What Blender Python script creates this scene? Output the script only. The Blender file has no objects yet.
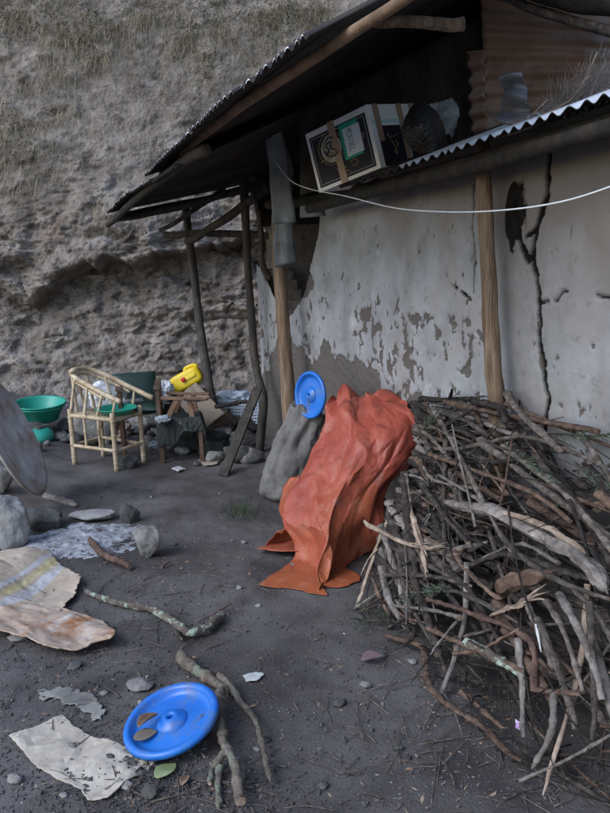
import bpy, math, random
import numpy as np
from mathutils import Vector, Matrix
R = math.radians
random.seed(7); rng = np.random.default_rng(7)
SC = bpy.context.scene
COL = SC.collection

# ------------------------------------------------------------------ camera
FPX, CX, CY = 790.0, 305.0, 406.5          # focal length and centre in pixels of the 610x813 photograph
EYE = np.array([0.0, 0.0, 1.5]); PITCH, ROLL = R(9.8), R(2.5)
_f = np.array([0, math.cos(PITCH), -math.sin(PITCH)])
_r0 = np.array([1.0, 0, 0]); _u0 = np.array([0, math.sin(PITCH), math.cos(PITCH)])
_r = math.cos(ROLL)*_r0 - math.sin(ROLL)*_u0
_u = math.cos(ROLL)*_u0 + math.sin(ROLL)*_r0
cam = bpy.data.cameras.new('camera'); camo = bpy.data.objects.new('camera', cam); COL.objects.link(camo)
camo.matrix_world = Matrix([[_r[i], _u[i], -_f[i], EYE[i]] for i in range(3)] + [[0, 0, 0, 1]])
cam.sensor_fit = 'VERTICAL'; cam.sensor_height = 36.0; cam.lens = 36.0*FPX/813.0
cam.clip_start = 0.05; cam.clip_end = 300
SC.camera = camo

# ------------------------------------------------------------------ sky, sun, exposure
SUN_EL, SUN_AZ = R(42), R(-128)            # overcast: soft light from behind the camera, on the left
w = bpy.data.worlds.new('World'); SC.world = w; w.use_nodes = True
nt = w.node_tree; bg = nt.nodes['Background']
sky = nt.nodes.new('ShaderNodeTexSky'); sky.sky_type = 'NISHITA'; sky.sun_disc = False
sky.sun_elevation = SUN_EL; sky.sun_rotation = SUN_AZ; sky.dust_density = 1.2; sky.air_density = 1.2
nt.links.new(sky.outputs[0], bg.inputs[0]); bg.inputs[1].default_value = 0.15
sl = bpy.data.lights.new('sun', 'SUN'); sl.energy = 1.0; sl.angle = R(32); sl.color = (.78, .87, 1)
so = bpy.data.objects.new('sun', sl); COL.objects.link(so)
sd = Vector((math.sin(SUN_AZ)*math.cos(SUN_EL), math.cos(SUN_AZ)*math.cos(SUN_EL), math.sin(SUN_EL)))
so.rotation_euler = sd.to_track_quat('Z', 'Y').to_euler(); so.location = (-3, -3, 6)
SC.view_settings.view_transform = 'Standard'; SC.view_settings.look = 'None'
SC.view_settings.gamma = 1; SC.view_settings.use_curve_mapping = False
SC.view_settings.exposure = 0.86

# ------------------------------------------------------------------ noise
def _h(ix, iy, iz, seed):
    n = (ix*374761393 + iy*668265263 + iz*2147483647 + seed*1274126177) & 0xffffffff
    n = ((n ^ (n >> 13))*1274126177) & 0xffffffff
    n = ((n ^ (n >> 16))*2246822519) & 0xffffffff
    return ((n ^ (n >> 15)) & 0xffff)/65535.0
def vn(x, y, z=0.0, seed=0):
    x, y, z = np.broadcast_arrays(np.asarray(x, float), np.asarray(y, float), np.asarray(z, float))
    xi, yi, zi = np.floor(x).astype(np.int64), np.floor(y).astype(np.int64), np.floor(z).astype(np.int64)
    fx, fy, fz = x-xi, y-yi, z-zi
    fx, fy, fz = [t*t*(3-2*t) for t in (fx, fy, fz)]
    out = 0
    for a in (0, 1):
        for b in (0, 1):
            for c in (0, 1):
                wt = (fx if a else 1-fx)*(fy if b else 1-fy)*(fz if c else 1-fz)
                out = out + wt*_h(xi+a, yi+b, zi+c, seed)
    return out*2-1
def fbm(x, y, z=0.0, o=4, seed=0, g=.5):
    s = 0; a = 1.0; n = 0; k = 1.0
    for i in range(o):
        s = s + a*vn(np.asarray(x)*k, np.asarray(y)*k, np.asarray(z)*k, seed+i*17); n += a; a *= g; k *= 2.03
    return s/n
def worley(x, y, seed=0):
    """distance to the nearest cell point, that cell's random number, and the margin to the second nearest"""
    xi, yi = np.floor(x).astype(np.int64), np.floor(y).astype(np.int64)
    d1 = np.full(np.shape(x), 9.0); d2 = d1.copy(); idv = np.zeros(np.shape(x)); ox = np.zeros(np.shape(x)); oy = ox.copy()
    for a in (-1, 0, 1):
        for b in (-1, 0, 1):
            cx, cy = xi+a, yi+b
            px = cx+_h(cx, cy, cx*0, seed); py = cy+_h(cx, cy, cx*0, seed+5)
            d = np.hypot(x-px, y-py); v = _h(cx, cy, cx*0, seed+9)
            m = d < d1
            d2 = np.where(m, d1, np.minimum(d2, d)); idv = np.where(m, v, idv)
            ox = np.where(m, x-px, ox); oy = np.where(m, y-py, oy); d1 = np.where(m, d, d1)
    return d1, idv, d2-d1, ox, oy
def crease(x, y, seed=0, jit=.38):
    """random heights joined by flat triangles over a jittered net: the facets and sharp folds of crumpled sheet"""
    x = np.asarray(x, float); y = np.asarray(y, float)
    for k in range(2):                        # piecewise linear jitter of the net
        x, y = x+jit*_tri(x*.9+11*k, y*.9, seed+21+k), y+jit*_tri(x*.9, y*.9+7*k, seed+41+k)
    return _tri(x, y, seed)
def _tri(x, y, seed):
    u, v = x+y*.5, y*.8660254*1.1547; u, v = x-.0*y, y
    xi, yi = np.floor(u).astype(np.int64), np.floor(v).astype(np.int64); fx, fy = u-xi, v-yi; z = xi*0
    flip = ((xi+yi) & 1) == 0; fx2 = np.where(flip, fx, 1-fx)
    a = np.where(flip, _h(xi, yi, z, seed), _h(xi+1, yi, z, seed)); b = np.where(flip, _h(xi+1, yi, z, seed), _h(xi, yi, z, seed))
    c = np.where(flip, _h(xi, yi+1, z, seed), _h(xi+1, yi+1, z, seed)); d = np.where(flip, _h(xi+1, yi+1, z, seed), _h(xi, yi+1, z, seed))
    lo = a+(b-a)*fx2+(c-a)*fy; hi = d+(c-d)*(1-fx2)+(b-d)*(1-fy)
    return np.where(fx2+fy < 1, lo, hi)*2-1
def sst(a, b, x):
    t = np.clip((np.asarray(x, float)-a)/(b-a), 0, 1); return t*t*(3-2*t)

# ------------------------------------------------------------------ where a pixel of the photograph lies in the place
def ray(px, py):
    d = _f + _r*((px-CX)/FPX) + _u*((CY-py)/FPX); return d
def D(px, py, y):                            # the point of that sight line at distance y along the yard
    d = ray(px, py); return EYE + d*(y/d[1])
def gh(x, y):                                # height of the trodden ground
    x = np.asarray(x, float); y = np.asarray(y, float)
    b = .14*sst(7.2, 9.3, y) + .22*sst(-1.6, -3.2, x)*sst(3.5, 6.5, y) + .05*sst(5.5, 7.5, y)
    n = .030*fbm(x*.9, y*.9, 0, 3, 3) + .017*fbm(x*3.3, y*3.3, 0, 4, 4) + .0035*fbm(x*17, y*17, 0, 3, 5)
    return b + n
def G(px, py, up=0.0):                       # the point of the ground under a pixel
    d = ray(px, py); t = (EYE[2])/-d[2]
    for i in range(12):
        p = EYE+d*t; t = (EYE[2]-float(gh(p[0], p[1]))-up)/-d[2]
    return EYE+d*t
WD = np.array([.34, -.94, 0]); WD /= np.linalg.norm(WD)
WN = np.array([WD[1], -WD[0], 0])            # out of the house's front wall, towards the yard
W0 = np.array([-.37, 7.05, 0])               # its far corner
def W(u, w, z): return W0 + WD*u + WN*w + np.array([0, 0, z])
def toW(p): q = np.asarray(p)-W0; return float(q@WD), float(q@WN), float(q[2])
def PW(px, py, w):                           # the point of the plane w metres in front of the wall
    d = ray(px, py); t = (w-(EYE-W0)@WN)/(d@WN); return EYE+d*t

# ------------------------------------------------------------------ objects
class MB:
    def __init__(s): s.v = []; s.fl = []; s.fc = []; s.n = 0; s.mi = []
    def add(s, v, f, m=0):
        v = np.asarray(v, float).reshape(-1, 3); s.v.append(v)
        if isinstance(f, np.ndarray): s.fl.append((f+s.n).ravel()); s.fc.append(np.full(len(f), f.shape[1])); s.mi.append(np.full(len(f), m))
        elif len(f):
            s.fl.append(np.fromiter((i for q in f for i in q), int)+s.n); s.fc.append(np.array([len(q) for q in f])); s.mi.append(np.full(len(f), m))
        s.n += len(v); return s
    def grid(s, P, closeu=False, m=0):       # P: (a,b,3)
        a, b = P.shape[:2]; i = np.arange(a-(0 if closeu else 1))[:, None]; i2 = (i+1) % a; j = np.arange(b-1)[None]
        f = np.stack([i*b+j, i2*b+j, i2*b+j+1, i*b+j+1], -1).reshape(-1, 4)
        return s.add(P.reshape(-1, 3), f, m)
    def box(s, c, ex, ey, ez, m=0):          # centre and three half-edge vectors
        c, ex, ey, ez = [np.asarray(t, float) for t in (c, ex, ey, ez)]
        v = [c+a*ex+b*ey+d*ez for a in (-1, 1) for b in (-1, 1) for d in (-1, 1)]
        return s.add(v, [(0, 1, 3, 2), (4, 6, 7, 5), (0, 4, 5, 1), (2, 3, 7, 6), (0, 2, 6, 4), (1, 5, 7, 3)], m)
    def tube(s, pts, rad, n=8, rough=0.0, seed=0, m=0, flat=1.0, caps=True):
        pts = np.asarray(pts, float); k = len(pts)
        rad = np.broadcast_to(np.asarray(rad, float), (k,))
        T = np.gradient(pts, axis=0); T /= np.linalg.norm(T, axis=1)[:, None]+1e-9
        up = np.array([0, 0, 1.0]) if abs(T[0][2]) < .9 else np.array([1.0, 0, 0])
        A = np.cross(T[0], up); A /= np.linalg.norm(A)
        rings = []
        for i in range(k):
            A = A-T[i]*(A@T[i]); A /= np.linalg.norm(A)+1e-9; B = np.cross(T[i], A)
            th = np.arange(n)*2*math.pi/n
            rr = rad[i]*(1+rough*vn(th*0+i*.7, np.cos(th)*1.3+seed, np.sin(th)*1.3, seed))
            rings.append(pts[i]+np.outer(np.cos(th)*rr, A)+np.outer(np.sin(th)*rr*flat, B))
        v = np.concatenate(rings); f = []
        for i in range(k-1):
            for j in range(n): f.append((i*n+j, i*n+(j+1) % n, (i+1)*n+(j+1) % n, (i+1)*n+j))
        if caps: f.append(tuple(range(n))[::-1]); f.append(tuple((k-1)*n+j for j in range(n)))
        return s.add(v, f, m)
    def lathe(s, prof, c, ax, n=48, wob=0, m=0):   # prof [(r,h)], centre, axis
        ax = np.asarray(ax, float); ax = ax/np.linalg.norm(ax)
        t = np.array([0, 0, 1.0]) if abs(ax[2]) < .9 else np.array([1.0, 0, 0])
        A = np.cross(ax, t); A /= np.linalg.norm(A); B = np.cross(ax, A)
        P = np.zeros((n, len(prof), 3))
        for i in range(n):
            a = i*2*math.pi/n; e = A*math.cos(a)+B*math.sin(a); q = 1+wob*math.sin(2*a+1)
            for j, (r, h) in enumerate(prof): P[i, j] = np.asarray(c)+e*r*q+ax*h
        return s.grid(P, True, m)
    def build(s, name, mats, parent=None, smooth=True, org=None, solid=0, rim=None, bevel=0):
        v = np.concatenate(s.v)
        if parent is not None: o0 = np.array(PLOC[parent.name])
        elif org is not None: o0 = np.asarray(org, float)
        else:
            lo, hi = v.min(0), v.max(0); o0 = np.array([(lo[0]+hi[0])/2, (lo[1]+hi[1])/2, lo[2]])
        me = bpy.data.meshes.new(name); fl = np.concatenate(s.fl); fc = np.concatenate(s.fc); npol = len(fc)
        me.vertices.add(len(v)); me.vertices.foreach_set('co', (v-o0).astype(np.float32).ravel())
        me.loops.add(len(fl)); me.loops.foreach_set('vertex_index', fl.astype(np.int32))
        me.polygons.add(npol); me.polygons.foreach_set('loop_start', np.concatenate([[0], np.cumsum(fc)[:-1]]).astype(np.int32)); me.polygons.foreach_set('loop_total', fc.astype(np.int32))
        if not isinstance(mats, (list, tuple)): mats = [mats]
        for m in mats: me.materials.append(m)
        if len(mats) > 1: me.polygons.foreach_set('material_index', np.concatenate(s.mi).astype(np.int32))
        me.polygons.foreach_set('use_smooth', [smooth]*len(me.polygons)); me.update(calc_edges=True); me.validate()
        ob = bpy.data.objects.new(name, me); COL.objects.link(ob)
        if parent is not None: ob.parent = parent; PLOC[ob.name] = tuple(o0)
        else: ob.location = o0; PLOC[ob.name] = tuple(o0)
        if solid:
            md = ob.modifiers.new('thickness', 'SOLIDIFY'); md.thickness = solid; md.offset = 0
            if rim is not None: me.materials.append(rim); md.material_offset_rim = 1
        if bevel:
            md = ob.modifiers.new('bevel', 'BEVEL'); md.width = bevel; md.segments = 2; md.limit_method = 'ANGLE'
        return ob
PLOC = {}
def tag(o, label=None, cat=None, group=None, kind=None):
    if label: o['label'] = label
    if cat: o['category'] = cat
    if group: o['group'] = group
    if kind: o['kind'] = kind
    return o
def thing(name, loc, label, cat, group=None):
    o = bpy.data.objects.new(name, None); COL.objects.link(o); o.location = loc; PLOC[o.name] = tuple(loc)
    o.empty_display_size = .1
    return tag(o, label, cat, group)
def smooth_path(pts, n, jit=0.0, seed=0):
    """points along a Catmull-Rom curve through pts with a little wander"""
    P = np.asarray(pts, float); k = len(P)
    if k == 2: P = np.stack([P[0], (P[0]*2+P[1])/3, (P[0]+P[1]*2)/3, P[1]]); k = 4
    t = np.linspace(0, k-1-1e-6, n); out = []
    for s in t:
        i = int(s); f = s-i; p0 = P[max(i-1, 0)]; p1 = P[i]; p2 = P[min(i+1, k-1)]; p3 = P[min(i+2, k-1)]
        out.append(.5*((2*p1)+(-p0+p2)*f+(2*p0-5*p1+4*p2-p3)*f*f+(-p0+3*p1-3*p2+p3)*f**3))
    out = np.array(out)
    if jit:
        q = np.linspace(0, n/3.0, n)
        out += jit*np.stack([vn(q, seed+.5, 0, 11), vn(q, seed+.5, 3, 12), vn(q, seed+.5, 7, 13)], 1)
    return out

# ------------------------------------------------------------------ materials
def M(name, cols, scale=6, rough=.85, bump=.3, bscale=40, stretch=(1, 1, 1), metal=0, spec=.3, detail=8, trans=0, rvar=0, pos=None, bdist=.01, sheen=0, coord='Object', bdetail=6):
    m = bpy.data.materials.new(name); m.use_nodes = True; n = m.node_tree; L = n.links
    b = n.nodes['Principled BSDF']
    tc = n.nodes.new('ShaderNodeTexCoord'); mp = n.nodes.new('ShaderNodeMapping'); mp.inputs['Scale'].default_value = stretch
    L.new(tc.outputs[coord], mp.inputs[0])
    no = n.nodes.new('ShaderNodeTexNoise'); no.inputs['Scale'].default_value = scale; no.inputs['Detail'].default_value = detail
    no.inputs['Roughness'].default_value = .62
    L.new(mp.outputs[0], no.inputs[0])
    cr = n.nodes.new('ShaderNodeValToRGB'); k = len(cols)
    while len(cr.color_ramp.elements) < k: cr.color_ramp.elements.new(.5)
    for i, c in enumerate(cols):
        e = cr.color_ramp.elements[i]; e.position = pos[i] if pos else (.3+.4*i/max(1, k-1)); e.color = (*c, 1)
    L.new(no.outputs[0], cr.inputs[0]); out = cr.outputs[0]
    if rvar:                                  # every copy a little lighter or darker
        oi = n.nodes.new('ShaderNodeObjectInfo'); hs = n.nodes.new('ShaderNodeHueSaturation')
        mr = n.nodes.new('ShaderNodeMapRange'); mr.inputs[3].default_value = 1-rvar; mr.inputs[4].default_value = 1+rvar
        L.new(oi.outputs['Random'], mr.inputs[0]); L.new(mr.outputs[0], hs.inputs['Value']); L.new(out, hs.inputs['Color']); out = hs.outputs[0]
    L.new(out, b.inputs['Base Color'])
    b.inputs['Roughness'].default_value = rough; b.inputs['Metallic'].default_value = metal
    b.inputs['Specular IOR Level'].default_value = spec
    if trans: b.inputs['Transmission Weight'].default_value = trans
    if bump:
        n2 = n.nodes.new('ShaderNodeTexNoise'); n2.inputs['Scale'].default_value = bscale; n2.inputs['Detail'].default_value = bdetail
        L.new(mp.outputs[0], n2.inputs[0])
        bp = n.nodes.new('ShaderNodeBump'); bp.inputs['Strength'].default_value = bump; bp.inputs['Distance'].default_value = bdist
        L.new(n2.outputs[0], bp.inputs['Height']); L.new(bp.outputs[0], b.inputs['Normal'])
    m['o'] = 1
    return m
def nodes_of(m): return m.node_tree, m.node_tree.nodes['Principled BSDF']
def overlay(m, col, scale, lo, hi, stretch=(1, 1, 1), attr=None, coord='Object', rough=None):
    """mix a second colour over the base by a noise mask (or a mesh attribute times noise)"""
    n, b = nodes_of(m); L = n.links
    src = b.inputs['Base Color'].links[0].from_socket
    mx = n.nodes.new('ShaderNodeMix'); mx.data_type = 'RGBA'
    L.new(src, mx.inputs[6]); mx.inputs[7].default_value = (*col, 1)
    if attr:
        at = n.nodes.new('ShaderNodeAttribute'); at.attribute_name = attr; fac = at.outputs['Fac']
        mr = n.nodes.new('ShaderNodeMapRange'); mr.inputs[1].default_value = lo; mr.inputs[2].default_value = hi; mr.clamp = True
        if scale:
            tc = n.nodes.new('ShaderNodeTexCoord'); no = n.nodes.new('ShaderNodeTexNoise'); no.inputs['Scale'].default_value = scale; no.inputs['Detail'].default_value = 6
            L.new(tc.outputs[coord], no.inputs[0]); ad = n.nodes.new('ShaderNodeMath'); ad.operation = 'MULTIPLY_ADD'
            L.new(no.outputs[0], ad.inputs[0]); ad.inputs[1].default_value = .5; L.new(fac, ad.inputs[2])
            sb = n.nodes.new('ShaderNodeMath'); sb.operation = 'SUBTRACT'; L.new(ad.outputs[0], sb.inputs[0]); sb.inputs[1].default_value = .25; fac = sb.outputs[0]
        L.new(fac, mr.inputs[0]); fac = mr.outputs[0]
    else:
        tc = n.nodes.new('ShaderNodeTexCoord'); mp = n.nodes.new('ShaderNodeMapping'); mp.inputs['Scale'].default_value = stretch
        L.new(tc.outputs[coord], mp.inputs[0]); no = n.nodes.new('ShaderNodeTexNoise'); no.inputs['Scale'].default_value = scale; no.inputs['Detail'].default_value = 7
        no.inputs['Roughness'].default_value = .65
        L.new(mp.outputs[0], no.inputs[0]); mr = n.nodes.new('ShaderNodeMapRange'); mr.inputs[1].default_value = lo; mr.inputs[2].default_value = hi
        L.new(no.outputs[0], mr.inputs[0]); fac = mr.outputs[0]
    L.new(fac, mx.inputs[0]); L.new(mx.outputs[2], b.inputs['Base Color'])
    return m
def setattr_f(ob, name, vals):
    a = ob.data.attributes.new(name, 'FLOAT', 'POINT'); a.data.foreach_set('value', np.asarray(vals, np.float32).ravel())

MT = {}
MT['soil'] = overlay(overlay(M('soil', [(.040, .035, .033), (.070, .061, .058), (.105, .093, .088)], 3, .72, .8, 90, bdist=.006, spec=.35), (.18, .16, .15), 55, .66, .72), (.026, .021, .019), 2.2, .54, .70)
overlay(MT['soil'], (.15, .138, .134), 1.1, .46, .68)
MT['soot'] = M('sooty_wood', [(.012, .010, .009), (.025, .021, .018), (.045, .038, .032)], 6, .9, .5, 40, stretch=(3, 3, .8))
MT['bank'] = overlay(overlay(M('bank', [(.09, .074, .063), (.205, .175, .153), (.33, .29, .26)], 3.2, .95, 1.0, 22, bdist=.05, spec=.1), (.20, .145, .12), 1.3, .58, .76), (.075, .060, .050), 4, .56, .74)
MT['rock'] = overlay(M('rock', [(.12, .112, .106), (.21, .20, .19), (.30, .285, .275)], 7, .92, .9, 30, rvar=.3, bdist=.012), (.07, .06, .055), 9, .54, .7)
MT['rock_pale'] = overlay(M('pale_rock', [(.17, .163, .16), (.26, .252, .246), (.34, .332, .325)], 7, .92, .9, 30, bdist=.012), (.13, .115, .105), 7, .56, .72)
MT['rock_dark'] = M('rock_dark', [(.03, .03, .03), (.07, .068, .066), (.12, .115, .11)], 8, .85, .9, 30, rvar=.3, bdist=.012)
MT['mud'] = overlay(M('mud_wall', [(.10, .085, .075), (.17, .145, .13), (.22, .19, .17)], 9, .95, .8, 60, bdist=.01, spec=.1), (.06, .05, .045), 14, .56, .7)
MT['pole'] = M('pole_wood', [(.09, .056, .036), (.22, .148, .098), (.34, .25, .175)], 6, .8, .8, 30, stretch=(7, 7, .45), bdist=.02)
MT['pole_dark'] = M('weathered_pole', [(.025, .021, .018), (.05, .043, .038), (.085, .072, .062)], 6, .9, .6, 40, stretch=(3, 3, .8))
MT['pole_brown'] = M('brown_pole', [(.09, .055, .034), (.19, .12, .078), (.28, .19, .13)], 6, .85, .5, 40)
MT['sheet'] = overlay(M('sooty_iron', [(.018, .016, .015), (.035, .030, .027), (.06, .05, .042)], 3, .75, .2, 60, metal=.3), (.09, .045, .025), 2.5, .6, .75)
MT['galv'] = M('galvanised_edge', [(.55, .57, .6), (.72, .74, .78), (.82, .84, .88)], 20, .4, 0, metal=.2, spec=.6)  # pale metal colour that paints sky glints onto the sheet crests
MT['galv_top'] = M('galvanised_sheet', [(.42, .44, .47), (.6, .62, .66), (.7, .73, .78)], 6, .45, .1, 40, metal=.3, spec=.5)
MT['rust'] = overlay(M('rusty_iron', [(.17, .105, .075), (.29, .195, .15), (.40, .30, .245)], 2.2, .8, .25, 70, stretch=(1, 1, 1), metal=.1), (.30, .28, .28), 4, .56, .7)
MT['tin'] = overlay(M('tin_strip', [(.08, .09, .10), (.13, .145, .16), (.19, .205, .22)], 5, .6, .2, 40, metal=.4), (.13, .08, .06), 6, .58, .7)
MT['bark_grey'] = M('bark_grey', [(.034, .027, .023), (.086, .070, .060), (.19, .158, .137)], 24, .9, 1.0, 45, rvar=.4, bdist=.015)
MT['bark_dark'] = M('bark_dark', [(.014, .011, .010), (.034, .027, .024), (.085, .07, .062)], 24, .88, 1.0, 45, rvar=.4, bdist=.015)
MT['bark_brown'] = M('bark_brown', [(.04, .025, .018), (.105, .066, .048), (.20, .135, .10)], 24, .85, 1.0, 45, rvar=.3, bdist=.015)
MT['bark_red'] = M('bark_red', [(.04, .024, .019), (.088, .052, .041), (.16, .10, .08)], 24, .8, .9, 45, rvar=.2, bdist=.012)
MT['bare'] = M('bare_wood', [(.13, .09, .065), (.27, .20, .15), (.42, .34, .265)], 18, .8, .8, 50, rvar=.25, bdist=.01)
MT['bare_grey'] = M('bare_grey_wood', [(.065, .055, .050), (.155, .133, .12), (.28, .248, .228)], 22, .85, .9, 50, rvar=.25, bdist=.012)
MT['lichen'] = overlay(M('lichen_bark', [(.05, .038, .032), (.10, .078, .065), (.15, .12, .10)], 14, .9, .8, 60), (.30, .36, .29), 22, .52, .60)
MT['conifer'] = M('conifer_green', [(.06, .09, .055), (.13, .18, .12), (.22, .28, .21)], 20, .8, 0)
MT['grass'] = M('grass_green', [(.03, .045, .02), (.06, .085, .04)], 20, .8, 0)
MT['drygrass'] = M('dry_grass', [(.16, .12, .08), (.30, .25, .17), (.42, .36, .27)], 3, .9, 0)
MT['darkplant'] = M('scrub_leaves', [(.035, .04, .022), (.075, .08, .045), (.13, .13, .075)], 5, .85, 0)
# ================================================================== SETTING
def uneven(lo, hi, flo, fhi, fine, coarse):
    a = list(np.arange(flo, fhi, fine)); x = flo; s = fine
    while x > lo: s = min(s*1.35, coarse); x -= s; a.insert(0, x)
    x = a[-1]; s = fine
    while x < hi: s = min(s*1.35, coarse); x += s; a.append(x)
    return np.array(a)
gx = uneven(-40, 40, -2.6, 2.0, .018, 3); gy = uneven(-30, 45, 1.6, 8.0, .022, 3)
X, Y = np.meshgrid(gx, gy, indexing='ij')
Z = gh(X, Y)
near = (X > -2.7) & (X < 2.1) & (Y > 1.5) & (Y < 8.1)
c1, ci, cm, _, _ = worley(X*26+.4*fbm(X*9, Y*9, 0, 2, 8), Y*26, 31)
lump = np.where(ci > .72, np.clip(.42-c1, 0, 1)*.028*(.4+ci), 0)*sst(-.2, .5, fbm(X*1.5, Y*1.5, 0, 2, 77)+.25*sst(-.2, -1.4, X))
Z = Z + np.where(near, lump, 0)
mb = MB(); mb.grid(np.stack([X, Y, Z], -1)); ground = mb.build('ground', MT['soil'], org=(0, 0, 0)); tag(ground, kind='structure')

# the cut earth bank behind the yard
def bankP(s, z):
    """s runs along the bank, z up; returns the point, with ledges, undercut and broken clods"""
    s = np.asarray(s, float); z = np.asarray(z, float)
    x = s; y0 = 9.45 + .25*np.sin(s*.7+1) - .22*np.clip(-s-4.0, 0, 20)**1.25*.5
    big = fbm(s*.55, z*.55, 0, 3, 41)
    edge = 1.60 + .14*np.sin(s*1.1+2) + .34*fbm(s*1.9, s*0, 0, 4, 43, .6); am = sst(-.30, .25, fbm(s*1.1, z*.9, 3, 3, 49)+.25*sst(-3.4, -2.2, s))          # lip over the undercut
    scree = -.75*sst(1.35, .1, z) - .55*sst(.55, 0, z)
    over = am*(-.20*sst(edge-.02, edge+.10, z)*sst(edge+1.3, edge+.25, z) + .27*sst(edge-.5, edge-.10, z)*sst(edge+.06, edge-.03, z))
    lean = .34*np.clip(z-1.7, 0, 9) + .10*np.clip(z-3.2, 0, 9)**1.5
    d1, idv, mg, ox, oy = worley(s*2.6+1.1*fbm(s*2, z*2, 0, 3, 51), z*7.0+1.2*fbm(s*2, z*2, 5, 3, 52), 3)
    e1, ie, me_, px, py = worley(s*8+1.0*fbm(s*5, z*5, 0, 3, 53), z*19+1.2*fbm(s*5, z*5, 5, 3, 54), 8)
    rub = .25 + .75*sst(2.9, 1.9, z)
    chunk = -(.10*(idv-.4) + .05*(oy) + .03*ox)*sst(0, .10, mg)*rub*1.2
    chunk2 = -(.042*(ie-.4) + .030*py + .014*px)*sst(0, .16, me_)*(.35+.65*sst(2.6, 1.6, z))
    rough = .16*big + .06*fbm(s*2.4, z*3.0, 0, 4, 44) + .030*fbm(s*12, z*17, 0, 4, 45, .62) - .05*sst(.15, .5, fbm(s*3.1, z*4.5, 0, 4, 46))
    lz = z+.10*fbm(s*1.6, z*1.2, 0, 4, 57); saw = lz*3.1+1.3*fbm(s*.7, z*.5, 2, 2, 58); saw = saw-np.floor(saw)
    strata = -(.075*sst(0, .85, saw)*sst(1, .93, saw))*sst(-.15, .3, fbm(s*1.2, z*1.6, 0, 3, 59))*(.35+.65*sst(3.4, 2.2, z))
    cr_ = crease(s*5, z*8, 60)*.030+crease(s*12, z*17, 61)*.014
    rill = .05*np.abs(fbm(s*2.2+z*.4, z*.5, 0, 3, 48))*sst(1.8, 2.6, z)
    y = y0 + scree + over + lean + chunk + chunk2 + rough + rill + strata + cr_*(.5+.5*sst(3.2, 2.2, z))
    return np.stack([x, y, z], -1)
ss = np.concatenate([np.arange(-9, -4.6, .10), np.arange(-4.6, 1.3, .020), np.arange(1.3, 7, .12)])
zz = np.concatenate([np.arange(-.1, 3.0, .018), np.arange(3.0, 5.4, .026), np.arange(5.4, 8.2, .15)])
S_, Z_ = np.meshgrid(ss, zz, indexing='ij')
P = bankP(S_, Z_)
top = P[:, -1:, :] + np.array([0, 14, 2.0]); P = np.concatenate([P, top], 1)
mb = MB(); mb.grid(P); bank = mb.build('earth_bank', MT['bank'], org=(0, 9, 0)); tag(bank, kind='structure')

# dry grass, hanging roots and scrub on the bank
def blade(mb, p, d, L, wd, droop, n=3, m=0):
    d = d/np.linalg.norm(d); side = np.cross(d, [0, 0, 1.0]); side = side/(np.linalg.norm(side)+1e-6)
    side = side+np.array([0, 0, random.uniform(-.5, .5)]); P = []
    for i in range(n+1):
        t = i/n; q = p+d*L*t+np.array([0, 0, -droop*L*t*t]); ww = wd*(1-t*.85); P.append([q-side*ww, q+side*ww])
    mb.grid(np.array(P), m=m)
mb = MB(); scr = MB()
def bank_at(px, py):
    """march a sight line to the bank"""
    d = ray(px, py); d = d/d[1]; lo, hi = 7.0, 14.0
    ys = np.arange(7.5, 14, .12); p = EYE+d*ys[:, None]; b = bankP(p[:, 0], np.maximum(p[:, 2], 0)); k = np.nonzero(ys >= b[:, 1])[0]
    return EYE+d*((ys[k[0]] if len(k) else hi)-.06)
tufts = []
for i in range(230):
    px = random.uniform(-60, 370); py = random.triangular(-40, 235, 0)
    tufts.append((px, py, 1.0))
for (cx, cy, k, sx, sy) in [(30, 20, 40, 45, 22), (90, 40, 22, 30, 22), (30, 150, 30, 35, 50), (85, 35, 22, 26, 14), (200, 55, 26, 45, 20), (250, 20, 30, 50, 16), (15, 110, 14, 18, 20), (75, 115, 10, 20, 10), (310, 8, 20, 20, 10), (190, 10, 20, 60, 8), (60, 215, 8, 40, 6)]:
    for i in range(k): tufts.append((random.gauss(cx, sx), random.gauss(cy, sy), 1.6))
for (px, py, k) in tufts:
    p = bank_at(px, py)
    if py > 260: continue
    for j in range(int(random.uniform(9, 22)*k)):
        q = p+np.array([random.gauss(0, .07), 0, random.gauss(0, .05)])
        d = np.array([random.gauss(0, .55), -random.uniform(.25, .9), random.gauss(.1, .6)])
        blade(mb, q, d, random.uniform(.06, .22)*(1+.3*k), random.uniform(.0012, .003), random.uniform(.2, 1.3))
for i in range(70):                          # long roots and stems lying down the slope
    px, py = random.uniform(-10, 330), random.uniform(-10, 150); p = bank_at(px, py)
    L = random.uniform(.2, .7); a = random.gauss(0, .5)
    pts = [p, p+np.array([math.sin(a)*L*.5, -.05, -.45*L]), p+np.array([math.sin(a)*L*.8+random.gauss(0, .08), -.03-.1*L, -L])]
    mb.tube(smooth_path(pts, 7, .03, i), np.linspace(.004, .0015, 7), 4)
g = mb.build('dry_grass', MT['drygrass'], smooth=False); tag(g, kind='stuff', label='dry grass, stems and roots hanging on the bank', cat='grass')
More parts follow.
